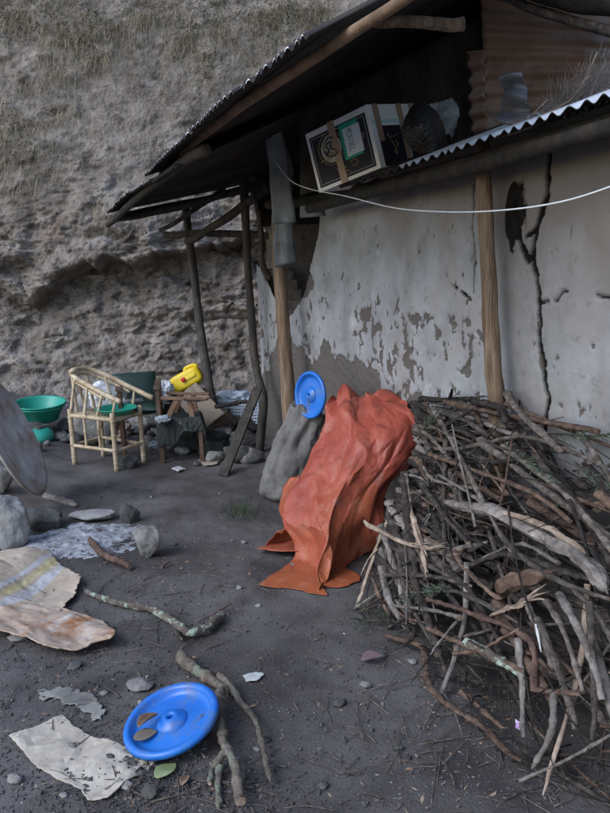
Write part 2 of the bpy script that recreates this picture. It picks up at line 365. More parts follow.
for (cx, cy, n, sx, sy, sz) in [(20, 12, 1500, 50, 16, .035), (88, 42, 500, 14, 10, .03), (205, 62, 420, 10, 14, .028), (288, 28, 700, 28, 12, .035), (235, 12, 500, 40, 8, .03), (10, 118, 260, 8, 16, .03), (25, 148, 260, 22, 6, .03), (185, 30, 220, 20, 8, .03)]:
    for i in range(n):
        p = bank_at(random.gauss(cx, sx), random.gauss(cy, sy)) if i % 12 == 0 else p
        q = p+np.array([random.gauss(0, .07), -random.uniform(0, .16), random.gauss(0, .06)])
        a = np.array([random.gauss(0, 1), random.gauss(0, 1), random.gauss(0, 1)]); a /= np.linalg.norm(a)
        b = np.cross(a, [random.random(), random.random(), 1.0]); b /= np.linalg.norm(b); s = sz*random.uniform(.35, .9)
        scr.add([q, q+a*s+b*s*.3, q+a*s*1.9, q+a*s-b*s*.3], [(0, 1, 2, 3)])
g = scr.build('scrub', MT['darkplant'], smooth=False); tag(g, kind='stuff', label='dark green scrub growing on the upper bank', cat='scrub')

# ================================================================== HOUSE
def wpx(px, py): u, w_, z = toW(PW(px, py, 0)); return u, z
house = thing('mud_house', tuple(W(3.5, -1.5, 0)), 'low mud house with peeling grey plaster, wooden posts and sooty iron roofs', 'house')
us = np.concatenate([np.arange(0, 4.9, .0085), np.arange(4.9, 9.5, .25)]); zs = np.arange(-.1, 2.03, .0095)
U, Zw = np.meshgrid(us, zs, indexing='ij')
def poly_d(pts, U, Zw):                      # distance to a polyline given in wall coordinates
    d = np.full(U.shape, 9.0)
    for (a, b), (c, e) in zip(pts[:-1], pts[1:]):
        vx, vz = c-a, e-b; L = vx*vx+vz*vz+1e-9; t = np.clip(((U-a)*vx+(Zw-b)*vz)/L, 0, 1)
        d = np.minimum(d, np.hypot(U-a-t*vx, Zw-b-t*vz))
    return d
edge = [wpx(*q) for q in [(256, 352), (268, 368), (284, 330), (293, 338), (303, 345), (315, 352), (326, 342), (338, 352), (352, 358), (366, 364), (384, 384), (402, 400), (425, 428), (440, 470), (430, 520), (480, 570), (610, 700)]]
eu, ez = np.array([e[0] for e in edge]), np.array([e[1] for e in edge]); k = np.argsort(eu)
zl = np.interp(U, eu[k], ez[k])
wx = U+.05*fbm(U*6, Zw*6, 0, 3, 61); wz = Zw+.05*fbm(U*6, Zw*6, 4, 3, 62)
f = np.clip((zl-wz)*5, -1.2, 1.2) + .95*fbm(wx*5, wz*5, 0, 5, 63, .6)
peel = sst(-.02, .04, f-.02)
sp = fbm(wx*16, wz*13, 0, 4, 65, .6)         # scattered flakes
zone = sst(.0, .35, .30-np.abs(zl+.22-Zw)) * .26 + .16*sst(1.9, 1.0, Zw) + .05
u1, z1 = wpx(440, 330); zone = zone+.16*np.exp(-((U-u1)/.55)**2-((Zw-z1)/.22)**2)
u1, z1 = wpx(400, 380); zone = zone+.12*np.exp(-((U-u1)/.5)**2-((Zw-z1)/.25)**2)
u1, z1 = wpx(455, 350); zone = zone+.14*np.exp(-((U-u1)/.35)**2-((Zw-z1)/.25)**2)
u1, z1 = wpx(405, 400); zone = zone+.30*np.exp(-((U-u1)/.16)**2-((Zw-z1)/.14)**2)
u1, z1 = wpx(368, 335); zone = zone+.24*np.exp(-((U-u1)/.12)**2-((Zw-z1)/.28)**2)
zone = zone*(1-.65*sst(wpx(492, 300)[0], wpx(500, 300)[0], U))
peel = np.maximum(peel, sst(.0, .05, sp-(.62-zone)))
u1, z1 = wpx(518, 208); blob = np.exp(-((U-u1-.02*sp)/.09)**2-((Zw-z1)/.17)**2)*1.25+.35*sp
peel = np.maximum(peel, sst(.62, .68, blob))
u1, z1 = wpx(300, 285); blob = np.exp(-((U-u1-.02*sp)/.30)**2-((Zw-z1)/.13)**2)*1.25+.35*sp
peel = np.maximum(peel, sst(.62, .68, blob))
cj = .012*fbm(U*30, Zw*30, 0, 3, 67)
crack = poly_d([wpx(*q) for q in [(549, 150), (549, 195), (541, 225), (537, 258), (541, 290), (541, 330), (544, 370), (549, 400), (545, 430), (548, 520)]], U+cj, Zw)
cr2 = poly_d([wpx(*q) for q in [(473, 185), (474, 225), (476, 262), (473, 292)]], U+cj, Zw)
cr3 = poly_d([wpx(*q) for q in [(513, 205), (521, 230), (524, 246), (532, 259)]], U+cj, Zw)
cr4 = poly_d([wpx(*q) for q in [(546, 215), (536, 233), (530, 236)]], U+cj, Zw)
cr5 = poly_d([wpx(*q) for q in [(540, 303), (560, 300), (567, 291), (585, 293), (612, 298)]], U+cj, Zw)
cr6 = poly_d([wpx(*q) for q in [(446, 275), (452, 285), (462, 292), (470, 300)]], U+cj, Zw)
wdv = .55+.45*fbm(U*0, Zw*7, 0, 3, 68)
hole = np.maximum.reduce([sst(.020*wdv+.010, .005, crack), .8*sst(.009, .003, cr2), sst(.026, .010, cr3), .9*sst(.012, .004, cr4), .5*sst(.010, .003, cr5)*sst(-.2, .1, sp), .9*sst(.010, .003, cr6)*sst(-.3, .1, sp)])
peel = np.maximum(peel, np.maximum(sst(.016, .008, crack+.03*sp), sst(.02, .01, cr3)))
sag = .035*fbm(U*1.1, Zw*1.3, 0, 3, 71)
Wv = sag + .0035*fbm(U*14, Zw*14, 0, 4, 72) - .011*peel + .008*peel*fbm(U*40, Zw*40, 0, 3, 73) - .035*hole
PWl = W0+WD*U[..., None]+WN*Wv[..., None]+np.array([0, 0, 1.0])*Zw[..., None]
# silhouette: the wall's broken upper left corner
tu = [wpx(*q) for q in [(254, 262), (262, 268), (275, 300), (285, 322), (300, 300), (309, 268), (316, 235), (319, 200), (321, 180)]]
tz = np.interp(U, [t[0] for t in tu], [t[1] for t in tu], right=9)+.02*fbm(U*9, Zw*9, 0, 3, 74)
keep = (Zw < tz)
nU, nZ = U.shape; fidx = []
for i in range(nU-1):
    for j in range(nZ-1):
        if keep[i, j] and keep[i+1, j] and keep[i, j+1] and keep[i+1, j+1]: fidx.append((i*nZ+j, (i+1)*nZ+j, (i+1)*nZ+j+1, i*nZ+j+1))
plaster = overlay(M('plaster', [(.20, .20, .205), (.30, .302, .313), (.375, .38, .395)], 4, .9, .35, 70, bdist=.006, spec=.15), (.30, .27, .25), 3, .50, .74, stretch=(1, 1, .6))
overlay(plaster, (.27, .33, .31), 1.6, .58, .75)
overlay(plaster, (.17, .145, .13), 2.1, .55, .78, stretch=(1, 1, .5))
overlay(plaster, (.15, .135, .125), 13, .57, .74)
overlay(plaster, (.50, .51, .53), 5, .60, .78)
overlay(plaster, (.165, .142, .128), 0, .0, 1.1, attr='stain')  # wall stains, with eave shade painted in at the top
overlay(plaster, (.115, .10, .092), 60, .35, .62, attr='peel')
overlay(plaster, (.17, .155, .15), 14, .66, .80)
overlay(plaster, (.012, .010, .009), 0, .05, .45, attr='hole')
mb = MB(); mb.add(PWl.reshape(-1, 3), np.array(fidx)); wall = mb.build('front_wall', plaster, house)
setattr_f(wall, 'peel', peel); u1, z1 = wpx(516, 212); hb = np.exp(-((U-u1-.03*sp)/.075)**2-((Zw-z1)/.17)**2)*1.25+.35*sp; hole = np.maximum(hole, .62*sst(.50, .62, hb))
setattr_f(wall, 'hole', hole)
stain_and_shade = .75*sst(1.55, 2.05, Zw+.22*fbm(U*2.2, Zw*.8, 0, 4, 75))*sst(wpx(330, 250)[0], wpx(400, 250)[0], U) + .55*sst(.2, .9, fbm(U*5, Zw*.9, 0, 4, 76)+sst(1.2, 1.8, Zw)*.5)*.6 + .5*sst(.5, .0, Zw)  # soot and painted eave shade along the top, then streaks and foot stain
ur = sst(wpx(480, 250)[0], wpx(530, 250)[0], U); stain_and_shade = stain_and_shade + ur*(.28+.35*fbm(U*2.5, Zw*2, 0, 4, 78)) + .7*sst(1.30, 1.95, Zw+.30*fbm(U*2.6, Zw*.9, 0, 5, 79, .6))*sst(wpx(400, 250)[0], wpx(500, 250)[0], U)  # right side darkened against the open light; eave shade and soot again on top
setattr_f(wall, 'stain', np.clip(stain_and_shade, 0, 1))
def slabw(name, pts, mat):                   # a wall of real thickness from inner points
    mb = MB(); mb.box(*pts); return mb.build(name, mat, house, smooth=False)
H2 = 2.6
slabw('end_wall', (W(-.09+.0, -1.75, .95), WD*.08, WN*1.6, np.array([0, 0, .95])), MT['mud'])
slabw('back_wall', (W(4.6, -3.45, H2/2), WD*4.8, WN*.08, np.array([0, 0, H2/2])), MT['mud'])
slabw('near_wall', (W(9.5, -1.7, H2/2), WD*.08, WN*1.7, np.array([0, 0, H2/2])), MT['mud'])
# inner core of the front wall (gives the cracks and the broken corner their depth)
mb = MB()
cols_ = np.arange(.05, 9.5, .10)
for u in cols_:
    zt = min(float(np.interp(u, [t[0] for t in tu], [t[1] for t in tu], right=2.02))-.03, 2.01)
    mb.box(W(u, -.17, zt/2), WD*.0502, WN*.09, np.array([0, 0, zt/2]))
mb.build('wall_core', MT['mud'], house, smooth=False)
# two front posts
def px_path(pxs, w_): return [PW(a, b, w_) for a, b in pxs]
pts = px_path([(277, 215), (279, 260), (283, 320), (287, 380), (291, 450)], .16); pts.append(pts[-1]*1); pts[-1][2] = -.1; pts[-1][:2] = W(toW(pts[-2])[0], .16, 0)[:2]
mb = MB(); q = smooth_path(pts, 30, .008, 3); mb.tube(q, np.linspace(.047, .056, 30), 16, .10, 5); mb.build('post', MT['pole'], house)
pts = px_path([(481, 142), (487, 250), (491, 320), (494, 370), (496, 430)], .10); b_ = W(toW(pts[-1])[0]+.02, .10, -.1); pts.append(b_)
mb = MB(); q = smooth_path(pts, 30, .008, 9); mb.tube(q, np.linspace(.031, .041, 30), 16, .10, 8); mb.build('post', MT['pole'], house)
# corrugated sheets
def corr(u0, u1, w0, w1, zf, mat, name='roof_sheet', per=.076, amp=.010, rim=None, nw=14, ragged=0, seed=0, topm=None, th=.004, crest=.35):
    uu = np.arange(u0, u1+.001, per/8); ww = np.linspace(0, 1, nw)
    P = np.zeros((len(uu), nw, 3))
    for i, u in enumerate(uu):
        for j, t in enumerate(ww):
            e0 = w0+(ragged*float(vn(u*9, seed, 0, 5)) if j == 0 else 0)
            w_ = e0+(w1-e0)*t; P[i, j] = W(u, w_, zf(u, w_)+amp*math.sin(2*math.pi*u/per))
    Q = P-np.array([0, 0, th]); mb = MB(); mb.grid(P, m=1); mb.grid(Q[:, ::-1], m=0); nf = len(uu)
    for i in range(nf-1):                     # the cut end of the sheet: crests take the rim colour, pale to paint in sky glints
        cres = math.sin(2*math.pi*uu[i]/per+.4) > crest
        mb.add([P[i, 0], P[i+1, 0], Q[i+1, 0], Q[i, 0]], [(0, 1, 2, 3)], 2 if cres else 0)
    for k in (0, -1): mb.add([P[k, 0], P[k, -1], Q[k, -1], Q[k, 0]], [(0, 1, 2, 3)], 0)
    return mb.build(name, [mat, topm, rim], house)
zup = lambda u, w_: 2.11+(1.15-w_)*(.19+.31*float(sst(.3, 3.0, u)))+.008*math.sin(u*2.1)
e = -.90; k = 0
while e < 4.3:  # roof ends just out of view, shortened to let in more light
    lowpart = e < .9                          # the far sheets hang a hand lower than the near ones
    corr(e, e+.82, 1.15+.012*math.sin(k*2.2) if lowpart else 1.165+.014*math.sin(k*1.7), -3.6 if e < 3.3 else .28, lambda u, w_, k=k, lp=lowpart: zup(u, w_)+.005*(k % 2)+(0 if lp else .034+.040*float(sst(1.0, 2.6, u))), MT['sheet'], rim=MT['galv'], topm=MT['sheet'], ragged=.014, seed=k); e += .76; k += 1  # near sheets cut short inside: an unseen gap added to let sky light in
corr(1.37, 2.19, 1.12, -3.6, lambda u, w_: zup(u, w_)-.012, MT['sheet'], rim=MT['sheet'], topm=MT['sheet'])
zlo = lambda u, w_: 1.945+.018*(u-2.6)+(.27-w_)*.335+.006*math.sin(u*3)
e = 2.52; k = 0
while e < 7.5:
    corr(e, e+.82, .27, -.55, lambda u, w_, k=k: zlo(u, w_)+.004*(k % 2), MT['sheet'], rim=MT['sheet'], topm=MT['galv_top'] if e > 2.75 else MT['sheet'], ragged=.012, seed=k+40); e += .76; k += 1
# poles of the roof frame
def stick(name, pts, r0, r1, mat, parent=house, jit=.015, seed=1, n=18, sides=10, rough=.12, **kw):
    mb = MB(); q = smooth_path(pts, n, jit, seed); mb.tube(q, np.linspace(r0, r1, n), sides, rough, seed, **kw)
    return mb.build(name, mat, parent)
stick('eave_purlin', [PW(108, 224, 1.06), PW(150, 188, 1.06), PW(205, 147, 1.04)], .030, .032, MT['pole_dark'], seed=2)
stick('eave_purlin', [PW(163, 162, 1.02), PW(230, 116, 1.02), PW(310, 61, 1.02), PW(400, -1, 1.02), PW(440, -30, 1.02)], .028, .012, MT['pole_brown'], seed=4, n=30)
stick('eave_beam', [D(268, 205, 6.05), D(315, 199, 5.55), D(352, 190, 5.1), W(2.8, .13, 1.925), W(5, .13, 1.935), W(7.2, .13, 1.94)], .034, .036, MT['soot'], seed=5, n=34)
stick('wall_plate', [W(1.6, -.06, 1.985), W(7.2, -.06, 1.99)], .045, .045, MT['pole_dark'], seed=6, n=30)
stick('rafter', [W(-.80, 1.05, 2.06), W(-.70, -1.5, 2.50)], .026, .030, MT['pole_dark'], seed=7)
stick('rafter', [D(193, 150, 5.8), D(262, 139, 5.6)], .022, .026, MT['pole_brown'], seed=8)
stick('rafter', [D(373, 20, 3.3), D(420, 25, 3.32), D(466, 23, 3.36)], .022, .026, MT['pole'], seed=9)
stick('tie_rail', [D(115, 219, 7.5), D(190, 205, 7.3), D(268, 181, 7.1)], .030, .034, MT['pole_dark'], seed=10)
stick('tie_rail', [D(163, 235, 7.6), D(215, 234, 7.4), D(272, 236, 7.2)], .030, .034, MT['pole_dark'], seed=11)
stick('brace', [D(186, 243, 7.4), D(228, 218, 7.0), D(270, 186, 6.5)], .032, .040, MT['pole_dark'], seed=12)
stick('brace', [D(160, 231, 7.6), D(210, 200, 7.3), D(238, 172, 7.2)], .020, .026, MT['pole_dark'], seed=13)
stick('tie_rail', [D(205, 318, 8.0), D(252, 316, 7.6)], .020, .022, MT['pole_dark'], seed=14)
b_ = G(219, 436); stick('post', [D(186, 208, 7.75), D(197, 300, 7.8), D(209, 385, b_[1]), b_-[0, 0, .1]], .040, .044, MT['pole_dark'], seed=15, n=24, jit=.01)
b_ = G(258, 452); stick('post', [D(245, 178, 6.75), D(248, 260, 6.75), D(255, 360, 6.75), D(262, 400, b_[1]), b_-[0, 0, .1]], .032, .038, MT['pole_dark'], seed=16, n=24)
stick('post', [D(252, 188, 6.5), D(262, 225, 6.5), D(260, 262, 6.5), D(268, 278, 6.5), D(262, 250, 6.46)][:4], .020, .030, MT['bark_grey'], seed=17, jit=.02)
stick('post', [D(241, 182, 6.9), D(246, 250, 6.9), D(252, 330, 6.9), D(258, 392, 6.85)], .016, .020, MT['bark_grey'], seed=18)
stick('rafter', [W(1.52, 1.08, zup(1.5, 1.08)+.035), W(1.52, -.6, zup(1.5, -.6)+.04), W(1.52, -3, zup(1.5, -3)+.04)], .048, .05, MT['soot'], seed=31)
overlay(MT['rust'], (.27, .15, .105), 0, .62, 1.2, attr='band'); overlay(MT['rust'], (.07, .055, .05), 9, .58, .72)
# upright rusty sheet closing the gap above the low roof
def sheet_px(name, tl, tr, bl, br, depths, n_r, amp, mat, parent, nx=40, ny=110, vert=False, wav=None, solid=.003):
    c = [D(*tl, depths[0]), D(*tr, depths[1]), D(*bl, depths[2]), D(*br, depths[3])]
    P = np.zeros((nx, ny, 3)); nrm = np.cross(c[1]-c[0], c[2]-c[0]); nrm /= np.linalg.norm(nrm)
    for i in range(nx):
        for j in range(ny):
            a, b = i/(nx-1), j/(ny-1); p = (c[0]*(1-a)+c[1]*a)*(1-b)+(c[2]*(1-a)+c[3]*a)*b
            t = a if vert else b
            P[i, j] = p+nrm*(amp*math.sin(2*math.pi*n_r*t)+(wav(a, b) if wav else 0))
    mb = MB(); mb.grid(P); ob = mb.build(name, mat, parent, solid=solid)
    B_ = np.broadcast_to(np.linspace(0, 1, ny)[None], (nx, ny)); A_ = np.broadcast_to(np.linspace(0, 1, nx)[:, None], (nx, ny))
    setattr_f(ob, 'band', .5+.5*np.sin(2*math.pi*n_r*B_+1.0)+.45*fbm(A_*3, B_*9, 0, 4, 7)); return ob
sheet_px('wall_sheet', (480, -20), (680, 8), (484, 142), (690, 118), (4.55, 4.15, 4.55, 4.15), 8.5, .011, MT['rust'], house, wav=lambda a, b: .02*math.sin(3*a+2*b)+.01*float(vn(a*4, b*6, 0, 3)))
sheet_px('wall_sheet', (466, 52), (483, 50), (474, 142), (490, 138), (4.5, 4.42, 4.5, 4.42), 5.5, .016, MT['rust'], house, nx=8, wav=lambda a, b: .015*math.sin(7*b))
stick('gable_pole', [D(478, -8, 4.3), D(530, 6, 4.2), D(640, 42, 3.9)], .022, .026, MT['bark_grey'], seed=21)
stick('gable_pole', [D(486, -22, 4.2), D(545, -10, 4.1), D(640, 8, 3.9)], .055, .065, MT['soot'], seed=22)
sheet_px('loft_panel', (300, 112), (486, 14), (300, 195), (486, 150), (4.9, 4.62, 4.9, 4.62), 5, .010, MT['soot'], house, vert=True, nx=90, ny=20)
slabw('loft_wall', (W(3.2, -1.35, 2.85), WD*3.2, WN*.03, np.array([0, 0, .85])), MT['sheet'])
stick('wall_plate', [W(1.9, .20, 1.885), W(4.5, .21, 1.90), W(7.2, .20, 1.90)], .030, .032, MT['soot'], seed=26, n=30)
slabw('gable_end', (W(-.04, -1.75, 2.25), WD*.02, WN*1.7, np.array([0, 0, .36])), MT['sheet'])
# loose grey tin flashing by the broken corner
sheet_px('flashing', (262, 118), (279, 120), (274, 224), (297, 222), (5.35, 5.3, 5.5, 5.45), 1, .004, MT['tin'], house, nx=10, ny=40, vert=True, wav=lambda a, b: .02*math.sin(4*b)+.012*float(vn(a*3, b*7, 0, 5)))
sheet_px('flashing', (278, 128), (290, 160), (276, 268), (297, 262), (5.75, 5.7, 5.85, 5.8), 1, .006, MT['tin'], house, nx=10, ny=40, vert=True, wav=lambda a, b: .02*math.sin(5*b+1)+.02*float(vn(a*3, b*6, 2, 5)))
sheet_px('flashing', (300, 206), (322, 202), (300, 218), (326, 216), (5.3, 5.2, 5.3, 5.2), 1, .006, MT['tin'], house, nx=10, ny=10, vert=True)
# ================================================================== CLOTH AND SHEETS
def up2(C, ni, nj):                          # smooth surface through a net of control points
    C = np.asarray(C, float); A = np.stack([smooth_path(C[:, j], ni) for j in range(C.shape[1])], 1)
    return np.stack([smooth_path(A[i], nj) for i in range(ni)], 0)
def wrinkle(P, k=1.08, it=220, att=.02, bend=.25, amp=.02, fr=5, seed=0, floor=None):
    """let a sheet k times too large buckle over the surface P"""
    ni, nj = P.shape[:2]; X = P.copy()
    du = np.gradient(P, axis=0); dv = np.gradient(P, axis=1); N = np.cross(du, dv); N /= np.linalg.norm(N, axis=2)[..., None]+1e-9
    a, b = np.meshgrid(np.linspace(0, 1, ni), np.linspace(0, 1, nj), indexing='ij')
    wa, wb = a*fr+.35*fbm(a*3, b*3, 0, 2, seed+3), b*fr*.9+.35*fbm(a*3, b*3, 7, 2, seed+4)
    f1 = worley(wa*.8, wb*.8, seed)[0]; f2 = worley(wa*1.9+3, wb*1.9, seed+1)[0]; f3 = -np.abs(fbm(wa*.9, wb*1.3, 2, 3, seed+2))
    X += N*(amp*(.9*(f1-.45)+.42*(f2-.45)+1.3*(f3+.2)))[..., None]
    E = []
    for (di, dj) in ((1, 0), (0, 1), (1, 1), (1, -1), (2, 0), (0, 2)):
        s1 = (slice(0, ni-di), slice(max(0, -dj), nj-max(0, dj))); s2 = (slice(di, ni), slice(max(0, dj), nj-max(0, -dj)))
        L = np.linalg.norm(P[s1]-P[s2], axis=2)*k*(1.0 if di+abs(dj) < 3 else .995); E.append((s1, s2, L, .5 if abs(di)+abs(dj) == 1 else .28))
    for t in range(it):
        for s1, s2, L, kk in E:
            d = X[s2]-X[s1]; l = np.linalg.norm(d, axis=2)+1e-9; c = (kk*.5*(l-L)/l)[..., None]*d
            Y = np.zeros_like(X); Y[s1] += c; Y[s2] -= c; X += Y*.8
        lap = np.zeros_like(X); lap[1:-1] += X[2:]+X[:-2]-2*X[1:-1]; lap[:, 1:-1] += X[:, 2:]+X[:, :-2]-2*X[:, 1:-1]
        X += bend*.1*lap*(.3 if t < it*.8 else .12); X += att*(P-X)
        if floor is not None: X[..., 2] = np.maximum(X[..., 2], floor(X[..., 0], X[..., 1]))
    return X
def crumple(P, amps, seed, k=1.03, it=26, floor=None, taper=None, att=.03):
    ni, nj = P.shape[:2]; du = np.gradient(P, axis=0); dv = np.gradient(P, axis=1); N = np.cross(du, dv); N /= np.linalg.norm(N, axis=2)[..., None]+1e-9
    su = np.linalg.norm(du, axis=2).cumsum(0).mean(1)[:, None]*np.ones((1, nj)); sv = np.linalg.norm(dv, axis=2).cumsum(1).mean(0)[None]*np.ones((ni, 1))
    h = 0
    for n_, (fu, fv, am) in enumerate(amps): h = h+am*crease(su*fu+n_*3.3, sv*fv+n_*1.7, seed+n_*9)
    if taper is not None: h = h*taper
    Q = P+N*h[..., None]; X = Q.copy()
    for t in range(it):                       # a few steps towards an even sheet, keeping the folds
        for (di, dj) in ((1, 0), (0, 1)):
            s1 = (slice(0, ni-di), slice(0, nj-dj)); s2 = (slice(di, ni), slice(dj, nj)); L = np.linalg.norm(P[s1]-P[s2], axis=2)*k
            d = X[s2]-X[s1]; l = np.linalg.norm(d, axis=2)+1e-9; c = (.25*(l-L)/l)[..., None]*d; X[s1] += c*.5; X[s2] -= c*.5
        X += att*(Q-X)
        if floor is not None: X[..., 2] = np.maximum(X[..., 2], floor(X[..., 0], X[..., 1]))
    return X
def inpoly(x, y, poly):
    x, y = np.asarray(x, float), np.asarray(y, float); c = np.zeros(x.shape, bool); n = len(poly)
    for i in range(n):
        x1, y1 = poly[i]; x2, y2 = poly[(i+1) % n]
        m = ((y1 > y) != (y2 > y)) & (x < (x2-x1)*(y-y1)/((y2-y1) if y2 != y1 else 1e-9)+x1); c ^= m
    return c
def ground_sheet(name, outline, mats, upf, mfun=None, n=90, jag=1.2, solid=.004, seed=0):
    """a flat torn sheet lying on the ground, its outline found from where it lies"""
    O = np.array([G(*q) for q in outline]); xy = [(q[0], q[1]) for q in O]
    lo, hi = O.min(0), O.max(0); s = max(hi[0]-lo[0], hi[1]-lo[1])/n
    xs = np.arange(lo[0]-s, hi[0]+s, s); ys = np.arange(lo[1]-s, hi[1]+s, s); X, Y = np.meshgrid(xs, ys, indexing='ij')
    jx = s*jag*fbm(X*40, Y*40, 0, 3, seed); jy = s*jag*fbm(X*40, Y*40, 3, 3, seed)
    Z = gh(X, Y)+.006; inside = inpoly(X+jx, Y+jy, xy)
    Z = Z+upf(X, Y)
    b = len(ys); i, j = np.meshgrid(np.arange(len(xs)-1), np.arange(len(ys)-1), indexing='ij')
    ok = inside[:-1, :-1] & inside[1:, :-1] & inside[:-1, 1:] & inside[1:, 1:]
    i, j = i[ok], j[ok]; f = np.stack([i*b+j, (i+1)*b+j, (i+1)*b+j+1, i*b+j+1], 1)
    mb = MB(); V = np.stack([X, Y, Z], -1).reshape(-1, 3)
    used = np.unique(f); re = np.full(len(V), -1); re[used] = np.arange(len(used)); f = re[f]; V = V[used]
    if mfun is None: mb.add(V, f)
    else:
        mi = mfun(V[f[:, 0], 0], V[f[:, 0], 1]); mb.add(V, f); mb.mi = [mi]
    return mb.build(name, mats, solid=solid)

# ---- red tarpaulin thrown over the end of the pile
R_ = [
 [(352, 440, 5.05), (362, 436, 5.1), (375, 436, 5.1), (388, 436, 5.1), (400, 440, 5.1), (410, 450, 5.0)],
 [(339, 402, 4.75), (349, 396, 4.8), (364, 405, 4.75), (382, 404, 4.75), (402, 403, 4.75), (415, 424, 4.62)],
 [(332, 416, 4.58), (347, 407, 4.5), (366, 414, 4.45), (383, 410, 4.45), (404, 412, 4.42), (416, 440, 4.40)],
 [(321, 434, 4.48), (344, 430, 4.30), (365, 434, 4.25), (385, 430, 4.25), (405, 436, 4.27), (416, 456, 4.30)],
 [(308, 454, 4.38), (332, 452, 4.18), (356, 455, 4.12), (376, 456, 4.15), (394, 461, 4.17), (408, 474, 4.27)],
 [(295, 476, 4.26), (322, 476, 4.05), (344, 480, 3.98), (362, 484, 4.05), (378, 490, 4.12), (392, 500, 4.24)],
 [(290, 498, 4.16), (313, 500, 3.95), (333, 506, 3.87), (350, 510, 3.93), (366, 518, 4.02), (382, 528, 4.15)],
 [(286, 522, 4.08), (308, 526, 3.85), (328, 533, 3.78), (344, 540, 3.84), (357, 548, 4.0), (370, 555, 4.2)],
 [(278, 553, 3.98), (298, 556, 3.78), (318, 562, 3.68), (334, 567, 3.74), (346, 572, 3.88), (358, 574, 4.05)],
 [(259, 584, None), (284, 590, None), (312, 596, None), (332, 596, None), (338, 586, None), (346, 578, None)]]
for r_, sh in ((3, 0), (4, 1), (5, 3), (6, 7), (7, 7), (8, -12)):   # the load bulges towards the yard
    R_[r_] = [(q[0]-sh*(1, .7, .4, .1, 0, 0)[n_], q[1], q[2]-(.0, .03, .07, .10, .14, .16)[n_]) for n_, q in enumerate(R_[r_])]
C = np.array([[D(q[0], q[1], min(q[2], PW(q[0], q[1], .07)[1])) if q[2] else G(q[0], q[1], .012) for q in row] for row in R_])
P = up2(C, 250, 180)
fl = lambda x, y: gh(x, y)+.008
X = crumple(P, [(1.9, 4.2, .105), (4.6, 8.5, .034), (13, 17, .010)], 27, 1.04, 3, fl)
a, b = np.meshgrid(np.linspace(0, 1, 250), np.linspace(0, 1, 180), indexing='ij')
MT['tarp'] = overlay(M('red_tarpaulin', [(.20, .040, .026), (.32, .068, .044), (.40, .11, .075)], 5, .45, .25, 90, spec=.35, bdist=.003), (.36, .105, .035), 0, .5, 1.2, attr='faded')
overlay(MT['tarp'], (.24, .085, .055), 7, .58, .76)
overlay(MT['tarp'], (.40, .19, .14), 11, .56, .80)
mb = MB(); mb.grid(X); tarp = mb.build('tarpaulin', MT['tarp'], solid=.0025)
setattr_f(tarp, 'faded', np.clip(a*1.05+.35*fbm(a*5, b*4, 0, 3, 5), 0, 1))
tag(tarp, 'crumpled red tarpaulin thrown over the end of the firewood pile', 'tarpaulin')
# its loose flap on the ground at the left is a second fold of the same sheet
F_ = [[(300, 474, 4.35), (292, 478, 4.42), (285, 484, 4.5)], [(296, 500, 4.25), (288, 504, 4.3), (281, 508, 4.36)],
      [(292, 520, 4.15), (286, 527, 4.18), (281, 530, 4.2)], [(296, 538, None), (280, 541, None), (268, 545, None)], [(305, 556, None), (280, 556, None), (257, 551, None)]]
C = np.array([[D(*q) if q[2] else G(q[0], q[1], .015) for q in row] for row in F_])
X = crumple(up2(C, 50, 26), [(5, 8, .03), (14, 16, .010)], 5, 1.05, 10, fl)
mb = MB(); mb.grid(X); flap = mb.build('flap', MT['tarp'], tarp, solid=.0025); setattr_f(flap, 'faded', np.full(50*26, .75))

# ---- grey sack standing against the wall
MT['sack'] = overlay(M('sack_weave', [(.09, .085, .08), (.155, .147, .14), (.23, .22, .21)], 6, .85, .35, 220, bdist=.002), (.10, .09, .08), 6, .55, .72)
nth, nh = 130, 100; P = np.zeros((nth, nh, 3))
b0 = G(288, 497); tops = D(310, 412, 5.08)
for j in range(nh):
    t = j/(nh-1); c = b0*(1-t)+tops*t+np.array([-.03*math.sin(t*3.1), 0, 0]); c[2] = b0[2]-.02+t*(tops[2]-b0[2]+.03)
    rr = (.215*float(sst(-.10, .12, t)))*(1-.30*t-.14*t*t)
    for i in range(nth):
        th = i*2*math.pi/nth
        r = rr*(1+.10*float(vn(math.cos(th)*1.5, math.sin(th)*1.5, t*3, 5))+.05*math.sin(th*2+t*4)) + .013*float(sst(.3, 1, t))*math.sin(th*9+2*math.sin(t*5)) - .03*abs(float(fbm(math.cos(th)*1.6+t*1.4, math.sin(th)*1.6-t*1.1, t*2.6, 3, 6)))
        z = c[2]+(.05*math.cos(th-3.3)+.02*math.sin(th*5))*t**6
        P[i, j] = (c[0]+r*math.cos(th), c[1]+r*.8*math.sin(th), z)
X = P
dn = fbm(P[..., 0]*9, P[..., 2]*7, P[..., 1]*9, 4, 9)*.020
ctr = P.mean(0)[None]; o = P-ctr; o[..., 2] = 0; o /= np.linalg.norm(o, axis=2)[..., None]+1e-6; P = P+o*dn[..., None]
TH, HH_ = np.meshgrid(np.linspace(0, 10, nth, endpoint=False), np.linspace(0, 8, nh), indexing='ij'); P = P+o*((.020*crease(TH*1.3+HH_*.3, HH_*.45, 3)+.007*crease(TH*2.6+HH_*.8, HH_*1.5, 8))*np.minimum(1, HH_/1.5))[..., None]
inn = P[:, -1]*.8+P[:, -1].mean(0)*.2; inn[:, 2] -= .10; P = np.concatenate([P, inn[:, None]], 1)
bot = P[:, :1]*0+P[:, 0].mean(0); P = np.concatenate([bot, P], 1)
n_, b_n = nodes_of(MT['sack']); tcn = n_.nodes.new('ShaderNodeTexCoord'); bump_prev = b_n.inputs['Normal'].links[0].from_socket
